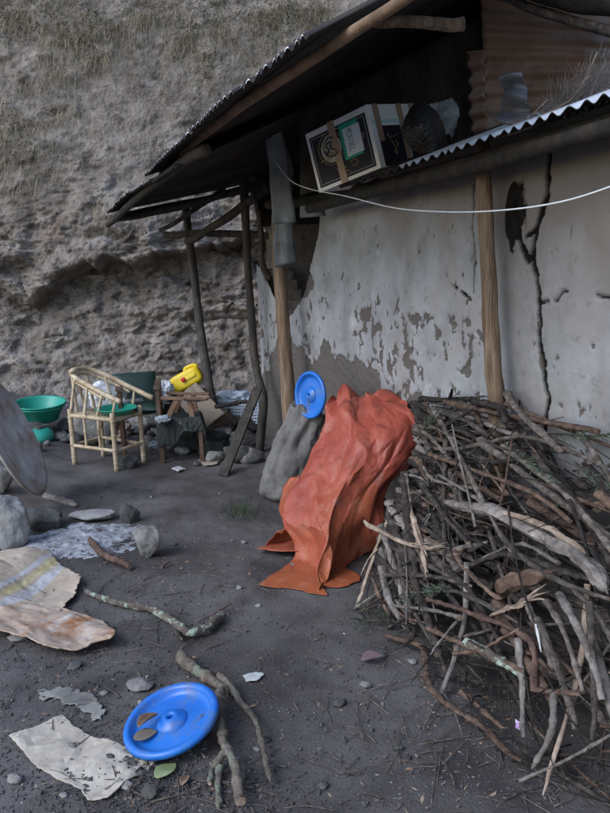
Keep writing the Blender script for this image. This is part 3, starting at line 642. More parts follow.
for ax_ in ('Z', 'X'):                        # woven strips
    wv = n_.nodes.new('ShaderNodeTexWave'); wv.bands_direction = ax_; wv.inputs['Scale'].default_value = 75; wv.inputs['Distortion'].default_value = 1.5; n_.links.new(tcn.outputs['Object'], wv.inputs[0])
    bpn = n_.nodes.new('ShaderNodeBump'); bpn.inputs['Strength'].default_value = .35; bpn.inputs['Distance'].default_value = .002; n_.links.new(wv.outputs['Fac'], bpn.inputs['Height']); n_.links.new(bump_prev, bpn.inputs['Normal']); bump_prev = bpn.outputs[0]
n_.links.new(bump_prev, b_n.inputs['Normal'])
mb = MB(); mb.grid(P, True); tag(mb.build('sack', MT['sack'], solid=.002), 'full grey woven sack standing open against the wall by the post', 'sack')

# ---- blue lids
MT['blue'] = overlay(M('blue_plastic', [(.010, .11, .43), (.013, .14, .53), (.025, .17, .58)], 3, .33, .03, 30, spec=.5), (.10, .14, .22), 9, .52, .74)
overlay(MT['blue'], (.12, .22, .42), 30, .60, .70, stretch=(1, 8, 1))
overlay(MT['blue'], (.07, .06, .055), 16, .66, .72)
def lid(label, c, n, Rr):
    n = np.asarray(n, float)/np.linalg.norm(n); k = Rr/.175
    t = thing('round_cover', tuple(np.asarray(c)), label, 'lid')
    pr = [(0, -.006), (.028, -.004), (.040, .002), (.075, -.002), (.120, -.006), (.140, -.003), (.147, .012), (.152, .020), (.168, .022), (.175, .014), (.177, .002), (.174, .001), (.170, .012), (.156, .014), (.150, .004), (.142, -.010), (.10, -.012), (0, -.012)]
    mb = MB(); mb.lathe([(a*k, b*k) for a, b in pr], c, n, 80, .006); mb.build('disc', MT['blue'], t)
    pr = [(.010, -.002), (.010, .012), (.014, .020), (.022, .021), (.030, .016), (.046, .010), (.056, .001), (.058, -.004)]
    mb = MB(); mb.lathe([(a*k, b*k) for a, b in pr], np.asarray(c)+n*.004, n, 48); mb.build('boss', MT['blue'], t)
    mb = MB(); mb.lathe([(0, .001), (.0105*k, .001)], np.asarray(c)+n*.002, n, 20); mb.build('hole', MT['pole_dark'], t)
    return t
c1_ = G(172, 721, .065); lid('round blue plastic lid lying tilted on the ground between cardboard and forked branch', c1_, (-.22, -.20, 1), .160)
c2_ = D(311, 395, 4.98); lid('round blue plastic lid propped upright on the grey sack', c2_, (-.78, -.60, .10), .153)
MT['leafdry'] = M('dry_leaf', [(.12, .07, .045), (.22, .135, .09), (.34, .24, .17)], 14, .8, .3, 40)
MT['leafmud'] = M('muddy_leaf', [(.10, .085, .07), (.17, .14, .115)], 20, .8, .3, 40)
MT['leafgreen'] = M('fading_leaf', [(.12, .18, .07), (.22, .27, .13), (.30, .32, .20)], 10, .6, .2, 40)
def leaf(c, ax, L, wd, nrm, mat, label, curl=.3):
    ax = np.asarray(ax, float); ax /= np.linalg.norm(ax); nrm = np.asarray(nrm, float); nrm /= np.linalg.norm(nrm); sd = np.cross(nrm, ax)
    P = np.zeros((16, 9, 3))
    for i in range(16):
        t = i/15; ww = wd*math.sin(math.pi*min(1, t*.97+.03))**.7*(1-.25*t)
        for j in range(9):
            s = (j-4)/4; P[i, j] = np.asarray(c)+ax*L*(t-.5)+sd*ww*s+nrm*(abs(s)**1.6*ww*curl+.1*L*math.sin(t*5)*.3)
    mb = MB(); mb.grid(P); tag(mb.build('leaf', mat, solid=.0008), label, 'leaf')
nl = np.array([-.22, -.20, 1])/1.06
leaf(c1_+nl*.02+np.array([-.070, .0, -.010]), (.7, .9, .1), .085, .022, nl, MT['leafdry'], 'curled brown leaf lying inside the blue lid on the ground', 1.0)
leaf(c1_+nl*.006+np.array([-.078, -.045, -.020]), (1, .2, .2), .075, .030, nl, MT['leafmud'], 'flat grey brown leaf scrap at the lower rim of the blue lid', .05)
leaf(G(166, 770, .014), (.5, .75, 0), .085, .032, (0, -.1, 1), MT['leafgreen'], 'pale green oval leaf on the ground below the blue lid', .15)
leaf(G(372, 658, .02), (1, .2, .1), .085, .025, (0, -.3, 1), M('purple_leaf', [(.12, .08, .09), (.22, .15, .17)], 14, .8, .3, 40), 'dull purple curled leaf at the foot of the firewood pile', .8)
leaf(G(185, 780, .012), (.3, 1, 0), .05, .015, (0, -.1, 1), MT['leafdry'], 'small reddish leaf beside the pale green leaf', .5)

# ---- stones
def rock(c, r, mat, label, seed, group=None, tilt=0, n=26, cat='stone', name='stone', sink=.25):
    rg = np.random.default_rng(seed); a = np.linspace(0, 2*math.pi, n*2, endpoint=False); b = np.linspace(.02, math.pi-.02, n)
    A, B = np.meshgrid(a, b, indexing='ij'); d = np.stack([np.cos(A)*np.sin(B), np.sin(A)*np.sin(B), np.cos(B)], -1)
    rr = 1.0+.0*A
    for k in range(17):
        q = rg.normal(size=3); q /= np.linalg.norm(q); h = rg.uniform(.60, .92); dt = d@q
        rr = np.where(dt > .05, np.minimum(rr, h/np.maximum(dt, .05)), rr)
    rr = rr*(1+.16*fbm(d[..., 0]*2+seed, d[..., 1]*2, d[..., 2]*2, 4, seed, .6)+.045*fbm(d[..., 0]*7+seed, d[..., 1]*7, d[..., 2]*7, 4, seed, .6))
    P = d*rr[..., None]*np.asarray(r)
    ct, st = math.cos(tilt), math.sin(tilt); P = P@np.array([[ct, st, 0], [-st, ct, 0], [0, 0, 1]])
    c = np.asarray(c, float)+np.array([0, 0, r[2]*(1-sink*1.4)]); mb = MB(); mb.grid(P+c, True)
    mb.add(np.array([P[:, 0].mean(0)+c]), []); return tag(mb.build(name, mat), label, cat, group)
rock(G(8, 545), (.16, .15, .20), MT['rock_pale'], 'large pale boulder at the left edge below the round griddle', 3)
rock(G(-2, 492), (.14, .12, .12), MT['rock_pale'], 'pale stone wedged under the left of the round griddle', 5)
rock(G(12, 478), (.06, .06, .05), MT['rock_pale'], 'small pale stone behind the griddle at the left edge', 15)
rock(G(149, 556), (.078, .085, .12), MT['rock'], 'upright rounded grey stone on the right side of the ash', 8, tilt=.5)
rock(G(131, 522), (.075, .05, .075), MT['rock_dark'], 'dark sooty stone behind the ash', 12)
rock(G(46, 528), (.13, .09, .085), MT['rock_dark'], 'dark flat hearth stone left of the ash', 14)
rock(G(95, 520), (.16, .075, .035), MT['rock_pale'], 'flat pale slab lying behind the ash', 18, sink=0)
rock(G(139, 688), (.055, .05, .018), MT['rock'], 'small flat round stone in the mud above the blue lid', 22)
rock(G(20, 640), (.05, .04, .02), MT['rock'], 'small flat stone under the curled cardboard', 23)
rock(G(75, 668), (.035, .03, .018), MT['rock_dark'], 'small dark stone left of the flat round stone', 24)
rock(G(152, 795), (.03, .026, .02), MT['rock_dark'], 'little dark pebble right of the torn cardboard', 25)
rock(G(94, 442), (.25, .17, .30), MT['rock_pale'], 'big pale boulder behind the bamboo chair', 31)
rock(G(130, 467), (.09, .07, .065), MT['rock_dark'], 'dark rounded stone under the bamboo chair', 33)
k = 0
for i in range(130):                          # stones heaped along the foot of the bank
    px, py = random.uniform(-20, 262), random.gauss(432, 12)
    if px > 175: py = random.uniform(405, 466)
    if 60 < px < 160 and py > 445: continue
    if py > 455 and px < 180: continue
    if px < 60 and py > 452: continue
    p = G(px, py); s = random.uniform(.035, .12)*(1.25 if py < 430 else .9)
    rock(p, (s*random.uniform(.9, 1.5), s, s*random.uniform(.5, .85)), MT['rock_dark'] if random.random() < .55 else MT['rock'], 'rough stone in the rubble along the foot of the bank', 100+i, group='rubble along the foot of the bank', n=12, tilt=random.random()*3); k += 1
for i in range(44):                          # small loose stones on the yard
    px, py = random.choice([(random.uniform(0, 300), random.uniform(480, 800)), (random.uniform(0, 150), random.uniform(640, 805)), (random.uniform(230, 520), random.uniform(600, 800)), (random.uniform(60, 250), random.uniform(465, 560))])
    p = G(px, py); s = random.uniform(.008, .024); 
    rock(p, (s*1.3, s, s*.6), MT['rock_dark'] if random.random() < .5 else MT['rock'], 'small loose stone trodden into the muddy yard', 300+i, group='small loose stones on the yard', n=9, tilt=random.random()*3)

# ---- ash, charcoal, litter
Oa = np.array([G(*q) for q in [(18, 555), (30, 540), (62, 520), (100, 514), (138, 518), (141, 545), (125, 562), (80, 574), (40, 572)]]); lo, hi = Oa.min(0)-.15, Oa.max(0)+.15
xs = np.arange(lo[0], hi[0], .007); ys = np.arange(lo[1], hi[1], .007); X, Y = np.meshgrid(xs, ys, indexing='ij')
cc = G(88, 540); el = ((X-cc[0]+.03)/.37)**2+((Y-cc[1])/.29)**2
hh = .020*(1-el)+.016*fbm(X*9, Y*9, 0, 5, 91, .6)+.006*fbm(X*45, Y*45, 0, 3, 92)+.001
mb = MB(); Z = gh(X, Y)+np.where(np.abs(hh) < 9, np.clip(hh, -.03, .03), 0); mb.grid(np.stack([X, Y, Z], -1))
MT['ash'] = overlay(M('ash', [(.12, .12, .13), (.27, .275, .30), (.44, .45, .49)], 9, .95, .8, 90, bdist=.004), (.035, .033, .035), 30, .57, .64)
overlay(MT['ash'], (.05, .046, .045), 6, .57, .66)
ash = mb.build('ash_patch', MT['ash']); tag(ash, kind='stuff', label='grey white ash of the cooking fire', cat='ash')
def chips(name, n, mat, region, s0, s1, label, cat, flat=.4, el=1.6, seed=0):
    rg = random.Random(seed); mb = MB()
    for i in range(n):
        px, py = region(rg); p = G(px, py); s = rg.uniform(s0, s1)*(.6+.4*rg.random()); th = rg.random()*3.14
        ex = np.array([math.cos(th), math.sin(th), rg.uniform(-.25, .25)])*s*rg.uniform(.7, el); ey = np.array([-math.sin(th), math.cos(th), rg.uniform(-.25, .25)])*s*rg.uniform(.4, .9)
        ez = np.array([0, 0, s*flat*rg.uniform(.5, 1)]); c = p+ez*.6
        v = [c-ex, c-ey*.8+ex*.2, c+ex, c+ey-ex*.2, c+ez+ex*.2*rg.uniform(-1, 1), c-ez]
        mb.add(v, [(0, 1, 4), (1, 2, 4), (2, 3, 4), (3, 0, 4), (1, 0, 5), (2, 1, 5), (3, 2, 5), (0, 3, 5)])
    tag(mb.build(name, mat, smooth=False), kind='stuff', label=label, cat=cat)
rall = lambda rg: (rg.uniform(-20, 600), 470+340*rg.random()**.8)
rleft = lambda rg: (rg.gauss(90, 110), rg.gauss(700, 75)) if rg.random() < .7 else (rg.gauss(170, 60), rg.gauss(790, 20))
def clampr(f):
    def g(rg):
        while True:
            x, y = f(rg)
            if 425 < y < 830 and -40 < x < 640: return x, y
    return g
chips('charcoal_bits', 900, MT['rock_dark'], clampr(lambda rg: (rg.gauss(88, 42), rg.gauss(548, 16)) if rg.random() < .5 else (rg.gauss(110, 90), rg.gauss(770, 30))), .003, .011, 'black charcoal crumbs around the ash and lower left', 'charcoal', .7)
chips('gravel', 1500, MT['rock'], clampr(rall), .0015, .006, 'fine grey gravel scattered over the mud', 'gravel', .7, 1.2, 1)
chips('mud_crumbs', 3600, MT['soil'], clampr(lambda rg: rall(rg) if rg.random() < .45 else rleft(rg)), .003, .012, 'crumbs of dark mud on the yard', 'mud', .8, 1.2, 2)
chips('wood_chips', 520, MT['bare'], clampr(lambda rg: rg.choice([rall(rg), rleft(rg), (rg.gauss(450, 50), rg.gauss(700, 50)), (rg.gauss(180, 40), rg.gauss(560, 25))])), .002, .010, 'pale wood chips and husks on the mud', 'wood chips', .25, 3.0, 3)
chips('leaf_litter', 230, MT['leafdry'], clampr(lambda rg: rg.choice([rleft(rg), rleft(rg), (rg.gauss(180, 50), rg.gauss(575, 25)), (rg.gauss(470, 50), rg.gauss(720, 40)), rall(rg)])), .006, .017, 'curled brown leaf bits on the mud', 'leaf litter', .25, 1.5, 6)
chips('pale_scraps', 130, M('pale_scrap', [(.5, .5, .52), (.65, .65, .66)], 5, .7, 0), clampr(rall), .002, .006, 'tiny white scraps scattered on the mud', 'litter', .3, 1.6, 4)
mb = MB(); rg = random.Random(5)
for i in range(300):                          # fine twigs
    px, py = rg.choice([(rg.gauss(430, 70), rg.gauss(690, 55)), (rg.gauss(560, 50), rg.gauss(775, 25)), (rg.gauss(100, 90), rg.gauss(700, 70)), (rg.gauss(200, 60), rg.gauss(790, 18)), (rg.gauss(150, 60), rg.gauss(610, 25)), (rg.uniform(0, 500), rg.uniform(480, 800))])
    if not (470 < py < 830): continue
    p = G(px, py, .006); th = rg.random()*3.14; L = rg.uniform(.02, .10)*(1.3 if px > 350 else 1)
    d = np.array([math.cos(th), math.sin(th), rg.uniform(-.06, .12)])*L
    mb.tube(smooth_path([p-d, p+np.array([rg.uniform(-.2, .2)*L, rg.uniform(-.2, .2)*L, .004]), p+d], 5), np.linspace(.0022, .001, 5)*rg.uniform(.6, 1.4), 5)
tag(mb.build('twig_litter', MT['bark_grey']), kind='stuff', label='fine broken twigs strewn over the mud', cat='twigs')
mb = MB()
for i in range(260):
    c = G(random.gauss(241, 9), random.gauss(512, 5)); blade(mb, c, np.array([random.gauss(0, .5), random.gauss(0, .5), 1]), random.uniform(.03, .11), .002, .4)
tag(mb.build('grass_tuft', MT['grass'], smooth=False), kind='stuff', label='small tuft of green grass in front of the sack', cat='grass')
mb = MB()
for i in range(240):
    c = G(random.gauss(372, 16), random.gauss(618, 13)); a = random.random()*6.28; h = random.uniform(.005, .05)
    q = c+np.array([0, 0, h]); e = np.array([math.cos(a), math.sin(a), .2])*random.uniform(.008, .02); s_ = np.array([-math.sin(a), math.cos(a), 0])*.005
    mb.add([q, q+e*.5+s_, q+e, q+e*.5-s_], [(0, 1, 2, 3)])
tag(mb.build('weeds', MT['grass'], smooth=False), kind='stuff', label='small green weeds at the foot of the firewood pile', cat='weeds')

# ---- cardboard
MT['card'] = overlay(M('cardboard', [(.30, .235, .175), (.40, .325, .255), (.47, .40, .325)], 4, .85, .25, 60, bdist=.003), (.24, .17, .12), 9, .58, .74)
MT['card_in'] = M('cardboard_inside', [(.20, .12, .075), (.32, .20, .13), (.42, .29, .20)], 6, .85, .3, 60, bdist=.003)
MT['card_white'] = overlay(M('white_print', [(.33, .32, .32), (.42, .41, .42), (.50, .49, .50)], 6, .7, .15, 60), (.34, .28, .22), 12, .56, .66)
MT['tape_yellow'] = overlay(M('yellow_tape', [(.38, .31, .16), (.47, .40, .22), (.52, .46, .30)], 8, .5, .1, 60), (.4, .34, .24), 18, .58, .66)
o = [(10, 742), (38, 729), (64, 716), (72, 727), (98, 742), (128, 751), (160, 760), (134, 781), (109, 802), (88, 803), (81, 790), (60, 782), (37, 770), (24, 756)]
def stainm(X, Y): return (fbm(X*5, Y*5, 0, 4, 5) > .22).astype(int)
MT['card_pale'] = overlay(overlay(M('pale_cardboard', [(.34, .29, .235), (.45, .395, .33), (.54, .49, .42)], 4, .85, .3, 60, bdist=.003), (.25, .18, .12), 7, .58, .74), (.10, .08, .07), 16, .66, .72)
tag(ground_sheet('cardboard_piece', o, MT['card_pale'], lambda X, Y: .006+.014*crease(X*9, Y*9, 3)+.005*crease(X*23, Y*21, 4), n=260, jag=2), 'torn flat piece of pale cardboard left of the blue lid', 'cardboard')
o = [(-30, 578), (0, 562), (26, 559), (50, 558), (83, 583), (76, 600), (61, 616), (30, 622), (-30, 640)]
a1, a2 = G(8, 602), G(54, 566); dd = (a2-a1)[:2]/np.linalg.norm((a2-a1)[:2]); nn = np.array([-dd[1], dd[0]])
def bands(X, Y):
    v = (X-a1[0])*nn[0]+(Y-a1[1])*nn[1]+.003*fbm(X*20, Y*20, 0, 2, 4); m = np.zeros(X.shape, int)
    m = np.where((v > -.012) & (v < .028), 2, m); m = np.where((v < -.030) & (v > -.10), 1, m); m = np.where((v > .045) & (v < .075), 1, m); return m
tag(ground_sheet('cardboard_piece', o, [MT['card'], MT['card_white'], MT['tape_yellow']], lambda X, Y: .035+.03*np.sin((X+1.1)*9)+.014*crease(X*8, Y*8, 6)+.004*crease(X*20, Y*20, 7), bands, n=240, jag=3), 'flat cardboard piece with white print and yellow tape at the left edge', 'cardboard')
o = [(38, 695), (60, 688), (88, 692), (108, 712), (100, 722), (80, 712), (50, 702)]
tag(ground_sheet('paper_scrap', o, M('dirty_paper', [(.08, .075, .068), (.19, .18, .165), (.32, .31, .285)], 9, .9, .2, 40), lambda X, Y: .002+.006*fbm(X*9, Y*9, 0, 3, 8), n=60, jag=7, solid=.002), 'dirty pale scrap of paper above the torn cardboard', 'paper')  # a faint ash and dust patch, built as a thin paper-like sheet
C = [[G(-40, 594, .015), G(10, 602, .02), G(50, 606, .02), G(78, 612, .02), G(98, 620, .015)],
     [G(-40, 602, .03), G(10, 611, .032), G(50, 617, .035), G(82, 622, .035), G(108, 627, .030)],
     [G(-40, 610, .045), G(10, 619, .045), G(50, 627, .045), G(84, 631, .040), G(115, 632, .050)],
     [G(-40, 616, .055), G(9, 625, .058), G(47, 636, .055), G(82, 642, .035), G(112, 638, .062)],
     [G(-40, 620, .062), G(8, 631, .065), G(44, 645, .058), G(78, 650, .035), G(98, 636, .055)]]
X = crumple(up2(C, 54, 120), [(11, 7, .012), (24, 18, .005)], 31, 1.02, 3); X[-1] += (.012*fbm(np.arange(120)*.13, 1, 0, 4, 3, .7))[:, None]*np.array([.3, 1, 0])
mb = MB(); mb.grid(X); tag(mb.build('bent_cardboard', [overlay(overlay(M('curled_card', [(.30, .20, .14), (.40, .30, .235), (.48, .41, .35)], 9, .85, .3, 60, bdist=.003), (.30, .13, .055), 6, .53, .68), (.55, .52, .50), 9, .62, .72)], solid=.005), 'orange brown cardboard flap with a curled dark end at the left edge', 'cardboard')
# ================================================================== BRANCHES AND FIREWOOD
def tubec(mb, pts, rad, n, rough, seed, flat=1.0):
    """a stick with bark (material 0) and bare broken ends (material 1)"""
    mb.tube(pts, rad, n, rough, seed, m=0, flat=flat, caps=False); v = mb.v[-1]; k = len(pts)
    mb.add(v[:n]*.999+v[:n].mean(0)*.001, [tuple(range(n))[::-1]], 1); mb.add(v[-n:]*.999+v[-n:].mean(0)*.001, [tuple(range(n))], 1)
def kinked(pts, n, jit, seed):                # straight runs with small sharp bends, the way wood grows and breaks
    P = smooth_path(pts, 4+len(pts), jit*1.8, seed); L = np.r_[0, np.cumsum(np.linalg.norm(np.diff(P, axis=0), axis=1))]; t = np.linspace(0, L[-1], n)
    return np.stack([np.interp(t, L, P[:, i]) for i in range(3)], 1)+jit*.25*np.stack([vn(np.arange(n)*1.1, seed+.3, k, 4) for k in (1, 4, 9)], 1)
def r0_big(paths): return max(p[1] for p in paths) > .007
def branch(name, label, cat, paths, mat, group=None, end=None, sides=10, rough=.16, jit=.006, seed=1, knots=True, parts=None):
    mb = MB(); rg = random.Random(seed); flat = 1.0
    if group == 'sticks of the firewood pile' and r0_big(paths): flat = rg.uniform(.55, 1.0); rough = rough+.16*(rg.random() < .6)
    for (pts, r0, r1) in paths:
        n = max(16, int(7*len(pts))); q = kinked(pts, n, jit, seed+rg.random()*50); rr = np.linspace(r0, r1, n)
        rr = rr*(1+.20*vn(np.arange(n)*.6, seed, 0, 3)+.08*vn(np.arange(n)*1.9, seed, 4, 3))
        if rg.random() < .4: rr[-2:] *= [.8, .45]        # snapped to a point
        if knots:
            for kk in range(rg.randint(0, 2)): i = rg.randint(1, n-2); rr[i] *= 1.28
        tubec(mb, q, rr, sides, rough, seed, flat)
    return tag(mb.build(name, [mat, end or MT['bare']]), label, cat, group)
g = lambda px, py, up: G(px, py, up)
# forked branch by the blue lid
branch('forked_branch', 'forked crooked branch on the mud right of the blue lid', 'branch', [
    ([g(180, 656, .03), g(196, 668, .04), g(215, 680, .04), g(228, 692, .04)], .025, .018),
    ([g(215, 680, .04), g(236, 690, .04), g(246, 704, .035), g(254, 730, .03), g(262, 758, .03), g(269, 782, .025)], .014, .008),
    ([g(222, 690, .04), g(222, 712, .06), g(225, 745, .05), g(236, 770, .045), g(243, 802, .03)], .017, .015),
    ([g(226, 752, .05), g(214, 766, .03), g(209, 785, .02)], .012, .008), ([g(216, 765, .03), g(217, 785, .02), g(214, 806, .018)], .012, .009)],
    overlay(M('fork_bark', [(.06, .047, .038), (.125, .10, .082), (.21, .175, .145)], 22, .9, 1.0, 40, bdist=.015), (.15, .17, .13), 9, .56, .68), seed=4, sides=14, jit=.009, rough=.3)
branch('lichen_branch', 'bent branch with pale lichen lying below the ash', 'branch', [([g(84, 590, .02), g(100, 597, .03), g(122, 603, .03), g(150, 608, .03), g(168, 618, .035), g(192, 633, .05), (g(222, 615, .03)*1)], .012, .021)], MT['lichen'], seed=6, sides=12)
branch('stick', 'short dark stick lying against the lichen branch', 'stick', [([g(158, 612, .01), g(170, 625, .02), g(182, 640, .02)], .008, .010)], MT['bark_dark'], seed=7)
branch('burnt_log', 'short reddish brown log with its end in the ash', 'log', [([g(92, 540, .03), g(102, 550, .035), g(113, 560, .03), g(131, 567, .025)], .020, .017)], MT['bark_red'], seed=8, sides=12)
branch('board', 'narrow flat board lying behind the dark hearth stone', 'board', [([g(44, 496, .01), g(60, 500, .012), g(76, 506, .012)], .022, .020)], MT['bare_grey'], seed=9)
for i, (a_, b_, l) in enumerate([((210, 618), (230, 604), 'broken red tip of wood beside the lichen branch end'), ((163, 567), (172, 562), 'small orange wood chip right of the grey stone')]):
    branch('wood_chip', l, 'wood chip', [([g(*a_, .012), g(*b_, .02)], .008, .004)], MT['bark_red'], seed=20+i, sides=6)

# the pile against the wall
HU = [1.7, 2.2, 2.5, 2.9, 3.3, 3.7, 4.1, 4.5, 4.9, 5.4, 5.9]; HH = [.05, .48, .66, .76, .82, .87, .84, .84, .74, .50, .05]
WU = [1.7, 2.4, 3.0, 3.5, 4.0, 4.5, 5.0, 5.5, 6.0]; WW = [.40, .80, .84, .74, .66, .76, .76, .62, .4]
def hp(u, w_):
    h = np.interp(u, HU, HH); W_ = np.interp(u, WU, WW); t = np.clip(np.asarray(w_)/W_, 0, 1.2); return np.maximum(0, h*(1-t**1.9))
def PX(px, py, up=0.0):                      # where a sight line meets the pile (or wall or ground)
    d = ray(px, py); d = d/d[1]
    y = np.arange(1.4, 7, .01); p = EYE+d*y[:, None]; q = p-W0; u, w_, z = q@WD, q@WN, p[:, 2]
    k = np.nonzero((z <= hp(u, w_)+up) | (w_ < .03) | (z <= gh(p[:, 0], p[:, 1])+max(up, .005)))[0]
    return p[k[0]] if len(k) else p[-1]
GRP = 'sticks of the firewood pile'
def proj(p):
    q = np.asarray(p)-EYE; z_ = q@_f; return CX+FPX*(q@_r)/z_, CY-FPX*(q@_u)/z_
TP = [(325, 380), (402, 388), (412, 400), (414, 450), (402, 478), (386, 504), (378, 540), (362, 590), (330, 610), (250, 600), (290, 470)]
def clear(pts):                               # keep what lies before the tarpaulin free of sticks
    for p in pts:
        a_, b_ = proj(p)
        if a_ < 350 and b_ < 625: return False
        if inpoly(a_, b_, TP) and p[1] < np.interp(b_, [400, 600], [4.6, 3.85]): return False
    return True
fill_lab = {'bark_dark': 'plain dark brown stick tangled in the firewood pile', 'bark_grey': 'plain grey barked stick tangled in the firewood pile', 'bark_brown': 'plain warm brown stick tangled in the firewood pile', 'bare_grey': 'plain bleached stick tangled in the firewood pile', 'bare': 'plain pale peeled stick tangled in the firewood pile'}
def fill(i, u, w_, yaw, L, r, lev, mk):
    du, dw = math.cos(yaw), math.sin(yaw); ends = []
    for s in (-.5, .5):
        a, b = u+du*L*s, max(.04, w_+dw*L*s); b = min(b, float(np.interp(a, WU, WW))+.05)
        gp = W(a, b, 0); ends.append(W(a, b, max(float(gh(gp[0], gp[1]))+r, float(hp(a, b))*lev+r*.5)))
    m = (ends[0]+ends[1])/2+WN*random.gauss(0, .022)+np.array([0, 0, random.uniform(-.03, .03)])
    um, wm, zm = toW(m); m = W(um, max(.04, wm), min(zm, float(hp(um, wm))*max(lev, .3)+.05))
    if not clear([ends[0]*(1-t)+ends[1]*t for t in np.linspace(0, 1, 7)]+[m]):
        return fill(i, u+.12, w_, yaw*.9, L*.93, r, lev, mk) if u < 5 else None
    paths = [([ends[0], m, ends[1]], r, r*random.uniform(.45, .85))]
    if random.random() < .35:
        t = random.uniform(.3, .7); p0 = ends[0]*(1-t)+ends[1]*t; p0 = p0*.5+m*.5
        dv = (ends[1]-ends[0])/L*random.uniform(.08, .22)+WN*random.gauss(0, .07)+np.array([0, 0, random.uniform(-.02, .08)])
        paths.append(([p0, p0+dv*.5+[0, 0, .01], p0+dv], r*.5, r*.2))
    branch('stick', fill_lab[mk], 'stick', paths, MT[mk], GRP, seed=1000+i, sides=9 if r > .007 else 6, rough=.24, jit=.006)
mk_ = ['bark_dark']*8+['bark_grey']*5+['bark_brown']*4+['bare_grey']*3+['bare']*1
i = 0
for k in range(56):                          # thick ones inside
    fill(i, random.uniform(2.1, 5.2), random.uniform(.08, .50), random.gauss(.0, .3), random.uniform(.6, 1.2), random.uniform(.018, .034), random.uniform(.25, .8), random.choice(['bark_dark', 'bark_dark', 'bark_grey'])); i += 1
for k in range(136):                         # the upper layer, running along the wall and fanning out
    u = random.choice([random.uniform(2.5, 5.3), random.uniform(2.3, 3.6)]); fill(i, u, random.uniform(.04, .66), random.gauss(.08, .22), random.uniform(.4, 1.15), random.choice([.006, .008, .010, .012, .015, .018, .021]), random.uniform(.82, 1.05), random.choice(mk_)); i += 1
for k in range(15):                          # up against the wall at the near end
    fill(i, random.uniform(3.9, 5.2), random.uniform(.04, .30), random.gauss(.05, .18), random.uniform(.6, 1.2), random.choice([.010, .014, .018, .022]), random.uniform(.9, 1.06), random.choice(['bark_dark', 'bark_dark', 'bark_brown', 'bark_grey'])); i += 1
for k in range(46):                          # the lower front, crossing each other
    u = random.uniform(3.5, 5.4); W_ = float(np.interp(u, WU, WW)); fill(i, u, random.uniform(.5, 1.0)*W_, random.uniform(-1.3, 1.3), random.uniform(.25, .6), random.choice([.004, .006, .008, .011]), random.uniform(.6, 1.15), random.choice(mk_)); i += 1
mb = MB()
for k in range(380):                         # brushwood: twigs past counting
    u, t = random.uniform(2.72, 5.4), random.random(); W_ = float(np.interp(u, WU, WW)); w_ = t*W_; L = random.uniform(.05, .22); yaw = random.gauss(.1, .7)
    c = W(u, max(.03, w_), float(hp(u, w_))*random.uniform(.7, 1.03)+.01); d = (WD*math.cos(yaw)+WN*math.sin(yaw)+np.array([0, 0, random.gauss(-.1, .25)]))*L
    if not clear([c-d, c, c+d]): continue
    mb.tube(smooth_path([c-d, c+np.array([random.gauss(0, .02), random.gauss(0, .02), random.gauss(0, .015)]), c+d], 6), np.linspace(.0032, .0015, 6)*random.uniform(.6, 1.2), 5)
tag(mb.build('brushwood', MT['bark_dark']), kind='stuff', label='tangle of thin grey twigs between the firewood sticks', cat='brushwood')
MT['labelw'] = M('white_wood', [(.45, .45, .44), (.6, .6, .6)], 20, .7, .2, 40)
def hero(name, label, cat, px, r0, r1, mk, end=None, up=.03, jit=.006, sides=10, seed=1, rough=.18, extra=(), group=GRP):
    paths = [([PX(a, b, up+(c[0] if c else 0)) for a, b, *c in px], r0, r1)]
    for (q, a0, a1) in extra: paths.append(([PX(a, b, up+(c[0] if c else 0)) for a, b, *c in q], a0, a1))
    return branch(name, label, cat, paths, MT[mk], group, end=end, sides=sides, jit=jit, seed=seed, rough=rough)
def split_log(label, pts, wd, th, mk, seed):  # a torn, splintered length of wood: jagged, flat, ragged ends
    q = smooth_path(pts, 26, .006, seed); mb = MB(); n = 9; P = np.zeros((n, 26, 3))
    for i in range(26):
        t = i/25; T = q[min(i+1, 25)]-q[max(i-1, 0)]; T /= np.linalg.norm(T); A = np.cross(T, [0, 0, 1.0]); A /= np.linalg.norm(A); B = np.cross(A, T)
        for j in range(n):
            th_ = j*2*math.pi/n; a = wd*(1+.35*float(vn(t*4, j*.8, 0, seed)))*min(1, (1-t)*5+.12, t*6+.2); b = th*(1+.45*float(vn(t*6, j*1.7, 3, seed)))*min(1, (1-t)*4+.25)
            P[j, i] = q[i]+A*a*math.cos(th_)+B*b*math.sin(th_)
    P[:, -1] += np.outer(vn(np.arange(n)*1.3, seed, 0, 2), q[-1]-q[-3])*.9; P[:, 0] -= np.outer(vn(np.arange(n)*1.3, seed, 5, 2), q[2]-q[0])*.6
    mb.grid(P, True); mb.add(P[:, 0], [tuple(range(n))]); mb.add(P[:, -1], [tuple(range(n))[::-1]])
    for k in range(5):                        # splinters
        i = random.randint(8, 23); p = q[i]; T = q[min(i+2, 25)]-q[i-1]; T /= np.linalg.norm(T)
        e = p+T*random.uniform(.05, .11)+np.array([random.gauss(0, .012), random.gauss(0, .01), random.uniform(.0, .02)]); mb.tube([p, (p+e)/2+[0, 0, .006], e], [wd*.35, wd*.28, .001], 5, flat=.5)
    return tag(mb.build('split_log', MT[mk], smooth=False), label, 'log', GRP)
split_log('long pale splintered log sloping down across the middle of the pile', [PX(448, 503, .05), PX(478, 508, .06), PX(505, 516, .06), PX(530, 530, .06), PX(556, 545, .05)], .030, .020, 'bare_grey', 3)
split_log('jagged pale torn root end at the right edge of the pile', [PX(545, 538, .05), PX(572, 552, .06), PX(592, 568, .05), PX(606, 592, .04)], .028, .02, 'bare_grey', 5)
